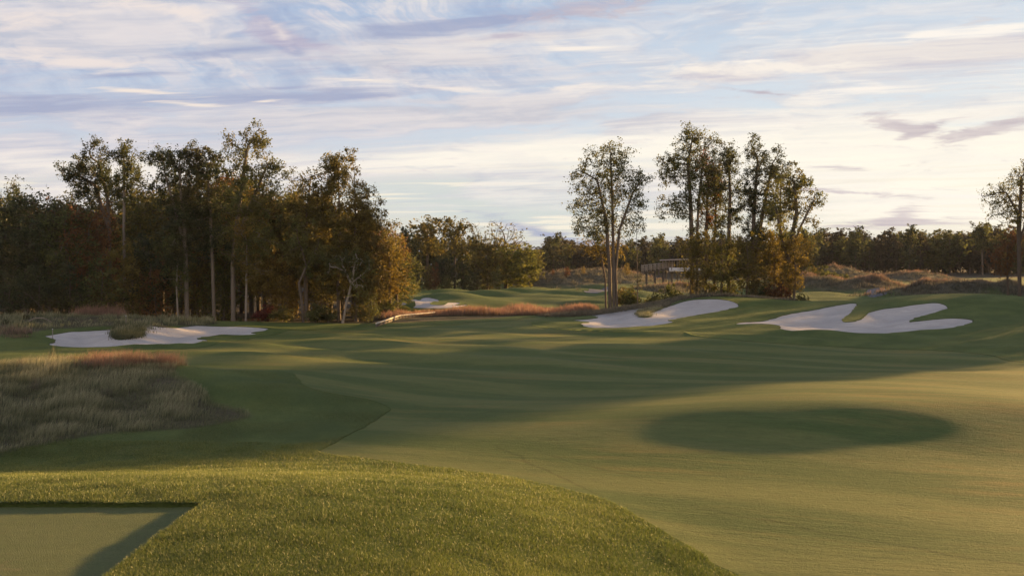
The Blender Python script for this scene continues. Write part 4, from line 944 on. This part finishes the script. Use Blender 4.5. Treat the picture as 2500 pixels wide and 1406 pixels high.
# band coordinates: the streaks fan out, rising to the right on the left side and falling on the right
bend = el - (az * 0.045 - az * az * 0.07)
lg = N.m('LOGARITHM', N.m('MAXIMUM', bend + 0.10, 0.02), 2.718282)
def noise2(vec, detail, rough, col=False):
    n = mnew('ShaderNodeTexNoise'); n.noise_dimensions = '2D'; lk(vec, n.inputs['Vector']); n.inputs['Scale'].default_value = 1.0
    n.inputs['Detail'].default_value = detail; n.inputs['Roughness'].default_value = rough
    return N(n.outputs['Color' if col else 'Fac'])
AL = comb(az, lg)
def vma(v, m, add):
    n = mnew('ShaderNodeVectorMath'); n.operation = 'MULTIPLY_ADD'; lk(v, n.inputs[0]); n.inputs[1].default_value = m
    if isinstance(add, N): lk(add, n.inputs[2])
    else: n.inputs[2].default_value = add
    return N(n.outputs[0])
WARP = noise2(vma(AL, (5.0, 5.0, 0), (3, 1, 0)), 3, .55, True)
def streak(sx, sy, detail, rough, seed, warp=0.5):
    return noise2(vma(WARP, (warp * 2.0, warp, 0), vma(AL, (sx, sy, 0), (seed * 13.7, seed * 5.1, 0))), detail, rough)
n1 = streak(3.0, 6.0, 6, .60, 1.3, .9)
n2 = streak(6.0, 20.0, 6, .62, 7.7, .9)
n3 = streak(2.0, 3.6, 4, .58, 4.1, 1.0)
n4 = streak(17.0, 22.0, 6, .68, 9.9, 1.5)
n5 = streak(13.0, 75.0, 5, .66, 12.4, 1.6)
# cirrus: thin and thick fibres everywhere, cream where the light comes through, lavender where they are thick
fib = smooth(.36, .62, n5 * .16 + n2 * .50 + n1 * .22 + n4 * .12)
cov = smooth(.40, .58, n3 * .45 + n1 * .55)
# broad lavender grey bands over the blue
lav = smooth(0.36, 0.62, n1 * .7 + n2 * .3)
lavc = mix(rt, srgb(184, 193, 214), srgb(200, 199, 212))
lavc = mix(smooth(0.19, 0.10, el), lavc, mix(rt, srgb(210, 203, 212), srgb(234, 226, 219)))
fade_r = smooth(.25, .15, el + az * .13)
sky = mix(lav * 0.85 * smooth(0.03, 0.10, el) * (fade_r * .75 + .25), sky, lavc)
# darker slate streaks
slate = smooth(0.50, 0.72, n2 * .75 + n3 * .25) * smooth(.05, .13, el)
sky = mix(slate * .8 * (1.0 - rt * .55), sky, mix(rt, srgb(164, 172, 203), srgb(184, 182, 200)))
# the bright broad veil low over the right, and the cream light above the left trees
glow = N.m('MINIMUM', gauss(2180, 385, 620, 102, -.05) * 1.1 + gauss(1200, 385, 480, 36, .03) * .8 + gauss(2500, 480, 380, 80) * .8 + gauss(250, 420, 460, 50) * .5, 1.0)
sky = mix(smooth(0.05, 0.75, glow + (n1 - .5) * .9 + (n2 - .5) * .9) * smooth(.0, .10, glow), sky, scale_col(srgb(255, 248, 231), 1.06))
# warm lit wisps
crm = smooth(0.50, 0.72, n5 * .5 + n1 * .5)
sky = mix(crm * 0.85 * smooth(0.25, 0.15, el - az * .05), sky, mix(rt, srgb(240, 230, 225), srgb(255, 248, 236)))
gry = smooth(0.52, 0.74, n4 * .35 + n2 * .65) * smooth(.03, .08, el) * smooth(.22, .15, el)
sky = mix(gry * .6, sky, mix(rt, srgb(196, 190, 204), srgb(214, 206, 208)))
# pale green-grey clear strip near the horizon with thin bright bars
clr = N.m('MINIMUM', gauss(1120, 480, 340, 48) + gauss(1350, 505, 210, 44), 1.0)
sky = mix(smooth(.1, .6, clr + (n2 - .5) * .8) * .9, sky, srgb(208, 217, 214))
thin = smooth(.53, .64, noise2(vma(WARP, (.5, .5, 0), comb(az * 3.0, (el - az * .012) * 150.0)), 4, .5))
sky = mix(thin * smooth(.11, .085, el) * smooth(.018, .03, el) * .85, sky, mix(rt, srgb(246, 238, 218), srgb(255, 247, 228)))
# violet grey bank on the horizon
low = smooth(.034, .004, el + (n4 - .5) * .05)
sky = mix(low * .8, sky, mix(smooth(.1, .45, az), srgb(180, 177, 196), srgb(222, 206, 202)))
# slanting wisps high on the left
dg = noise2(vma(WARP, (1.6, 1.6, 0), comb((az * .82 - el * .57) * 5.0, (el * .82 + az * .57) * 26.0)), 6, .64)
hi = smooth(.13, .20, el) * smooth(.22, -.12, az)
sky = mix(smooth(.50, .68, dg) * hi * .75, sky, mix(smooth(.3, .7, n2), srgb(222, 216, 222), srgb(242, 234, 228)))
sky = mix(smooth(.54, .38, dg) * hi * .65, sky, srgb(152, 172, 207))
# single clouds, gathered by colour and frayed by the same streaks
def clouds(lst, col, amt, nz, fr, soft=.9, off=.35):
    global sky
    g = None
    for px, py, wx, wy, tilt, k in lst:
        q = gauss(px, py, wx, wy, tilt)
        g = q * k if g is None else N.m('MULTIPLY_ADD', q, k, g)
    m = smooth(0.0, soft, N.m('MULTIPLY_ADD', nz, fr, g * 1.35 + (-off - .5 * fr)))
    sky = mix(m * amt, sky, srgb(*col) if isinstance(col, tuple) else col)
sky = mix((cov * .54 + .08) * (1.0 - smooth(.15, .8, glow) * .55) * smooth(.02, .08, el) * smooth(.42, .24, el + az * .10), sky, mix(fib, mix(rt, srgb(172, 180, 204), srgb(200, 200, 210)), mix(rt, srgb(243, 235, 230), srgb(255, 249, 240))))
# broad decks
clouds([(120, 90, 330, 80, .1, 1), (640, 300, 560, 36, .08, 1), (1250, 285, 520, 40, .03, 1), (1000, 150, 520, 40, 0, .8)], mix(fib, mix(rt, srgb(194, 197, 210), srgb(205, 201, 206)), mix(rt, srgb(226, 220, 222), srgb(232, 226, 222))), .85, n1, 2.8)
clouds([(2150, 150, 460, 40, -.03, 1), (1250, 95, 260, 20, .05, .8), (2480, 110, 180, 26, 0, .9), (1720, 190, 110, 12, -.05, .9)], mix(fib, srgb(196, 192, 206), srgb(236, 228, 222)), .85, n1, 2.6)
# slate streaks
clouds([(1150, 60, 440, 26, .13, 1.15), (120, 268, 460, 26, .1, 1), (700, 238, 420, 16, .05, .7), (560, 128, 170, 14, .14, .9), (690, 98, 70, 14, -.7, 1), (1310, 565, 190, 20, -.25, 1), (330, 185, 200, 14, .12, .7)], (160, 170, 200), .85, n2, 2.4)
# mauve undersides
clouds([(1440, 30, 240, 28, .1, 1), (650, 68, 130, 34, -.62, 1), (760, 118, 160, 20, -.2, .8), (2190, 308, 75, 18, -.2, 1.2), (2245, 322, 60, 10, .3, 1.1), (2400, 322, 115, 18, .25, 1.15), (1240, 92, 70, 8, 0, .9), (2070, 470, 170, 7, -.09, 1), (2050, 411, 150, 8, -.06, .8), (2200, 545, 260, 18, .05, .8), (2200, 525, 40, 26, .5, .8), (1870, 230, 130, 5, -.15, .8)], mix(fib, mix(rt, srgb(172, 170, 198), srgb(190, 178, 186)), mix(rt, srgb(200, 196, 212), srgb(222, 212, 210))), .9, n4, 3.0)
# lit cream clouds
clouds([(60, 46, 170, 30, .1, .8), (190, 152, 180, 26, -.03, 1.05), (430, 32, 160, 22, -.1, .95), (690, 85, 60, 22, -.8, .5), (1090, 218, 120, 8, -.05, .9), (1450, 215, 260, 12, 0, .8), (1700, 172, 150, 16, -.02, .95), (2000, 165, 180, 16, 0, .95)], mix(rt, srgb(240, 228, 222), srgb(253, 245, 233)), .9, n4, 2.2)
clouds([(340, 225, 130, 7, -.02, 1), (470, 257, 110, 7, -.02, 1), (650, 250, 40, 4, .1, 1), (880, 198, 140, 6, 0, 1), (1400, 122, 100, 10, -.03, 1.1), (2420, 78, 130, 14, 0, 1.2), (2250, 89, 50, 7, 0, 1.1), (1830, 153, 60, 6, 0, 1.1), (2120, 220, 120, 10, 0, 1.1), (2380, 480, 240, 7, -.05, .9)], mix(rt, srgb(244, 231, 220), srgb(255, 248, 238)), .95, n5, 1.7)
# unseen sky behind the camera: warm bright bank added to light fronts of trees
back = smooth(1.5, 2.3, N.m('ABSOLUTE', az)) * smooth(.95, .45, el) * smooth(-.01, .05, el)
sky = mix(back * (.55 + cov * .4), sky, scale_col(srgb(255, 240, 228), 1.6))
# below the horizon: dim earth
sky = mix(smooth(0.0, -0.05, el), sky, (0.25, 0.22, 0.16))
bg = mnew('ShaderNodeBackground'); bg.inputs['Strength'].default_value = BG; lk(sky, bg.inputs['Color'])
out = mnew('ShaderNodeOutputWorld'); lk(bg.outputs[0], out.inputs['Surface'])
w.cycles.sampling_method = 'MANUAL'; w.cycles.sample_map_resolution = 512
# evening air
hm = bpy.data.materials.new('evening haze'); hm.use_nodes = True; N.nt = hm.node_tree; N.nt.nodes.clear()
ho = mnew('ShaderNodeOutputMaterial'); hv = mnew('ShaderNodeVolumePrincipled')
hv.inputs['Color'].default_value = (0.85, 0.88, 0.95, 1); hv.inputs['Density'].default_value = HAZE; hv.inputs['Anisotropy'].default_value = 0.0
lk(hv.outputs[0], ho.inputs['Volume'])
hx, hy0, hy1, hz0, hz1 = 700.0, -60.0, 700.0, -2.0, 40.0
cv = [(sx_ * hx, y2, z2) for z2 in (hz0, hz1) for y2 in (hy0, hy1) for sx_ in (-1, 1)]
hb_ = mesh_obj('haze', cv, np.array([(0, 2, 3, 1), (4, 5, 7, 6), (0, 1, 5, 4), (2, 6, 7, 3), (0, 4, 6, 2), (1, 3, 7, 5)]), hm, smooth_=False)
tag(hb_, 'thin evening haze over the whole course', 'haze', kind='stuff')
sun = bpy.data.lights.new('sun', 'SUN'); sun.energy = 5.0; sun.angle = R(1.0); sun.color = (1.0, 0.60, 0.23)
so = bpy.data.objects.new('sun', sun); COL.objects.link(so)
from mathutils import Vector
so.rotation_euler = Vector((SX * math.cos(SUN_EL), SY * math.cos(SUN_EL), math.sin(SUN_EL))).to_track_quat('Z', 'Y').to_euler()
scene.view_settings.view_transform = 'Standard'; scene.view_settings.look = 'None'
scene.view_settings.exposure = EXPO; scene.view_settings.gamma = 1.0
scene.cycles.max_bounces = 6; scene.cycles.diffuse_bounces = 3; scene.cycles.transmission_bounces = 4
scene.cycles.use_denoising = True
print('done', round(time.time() - T0, 1))
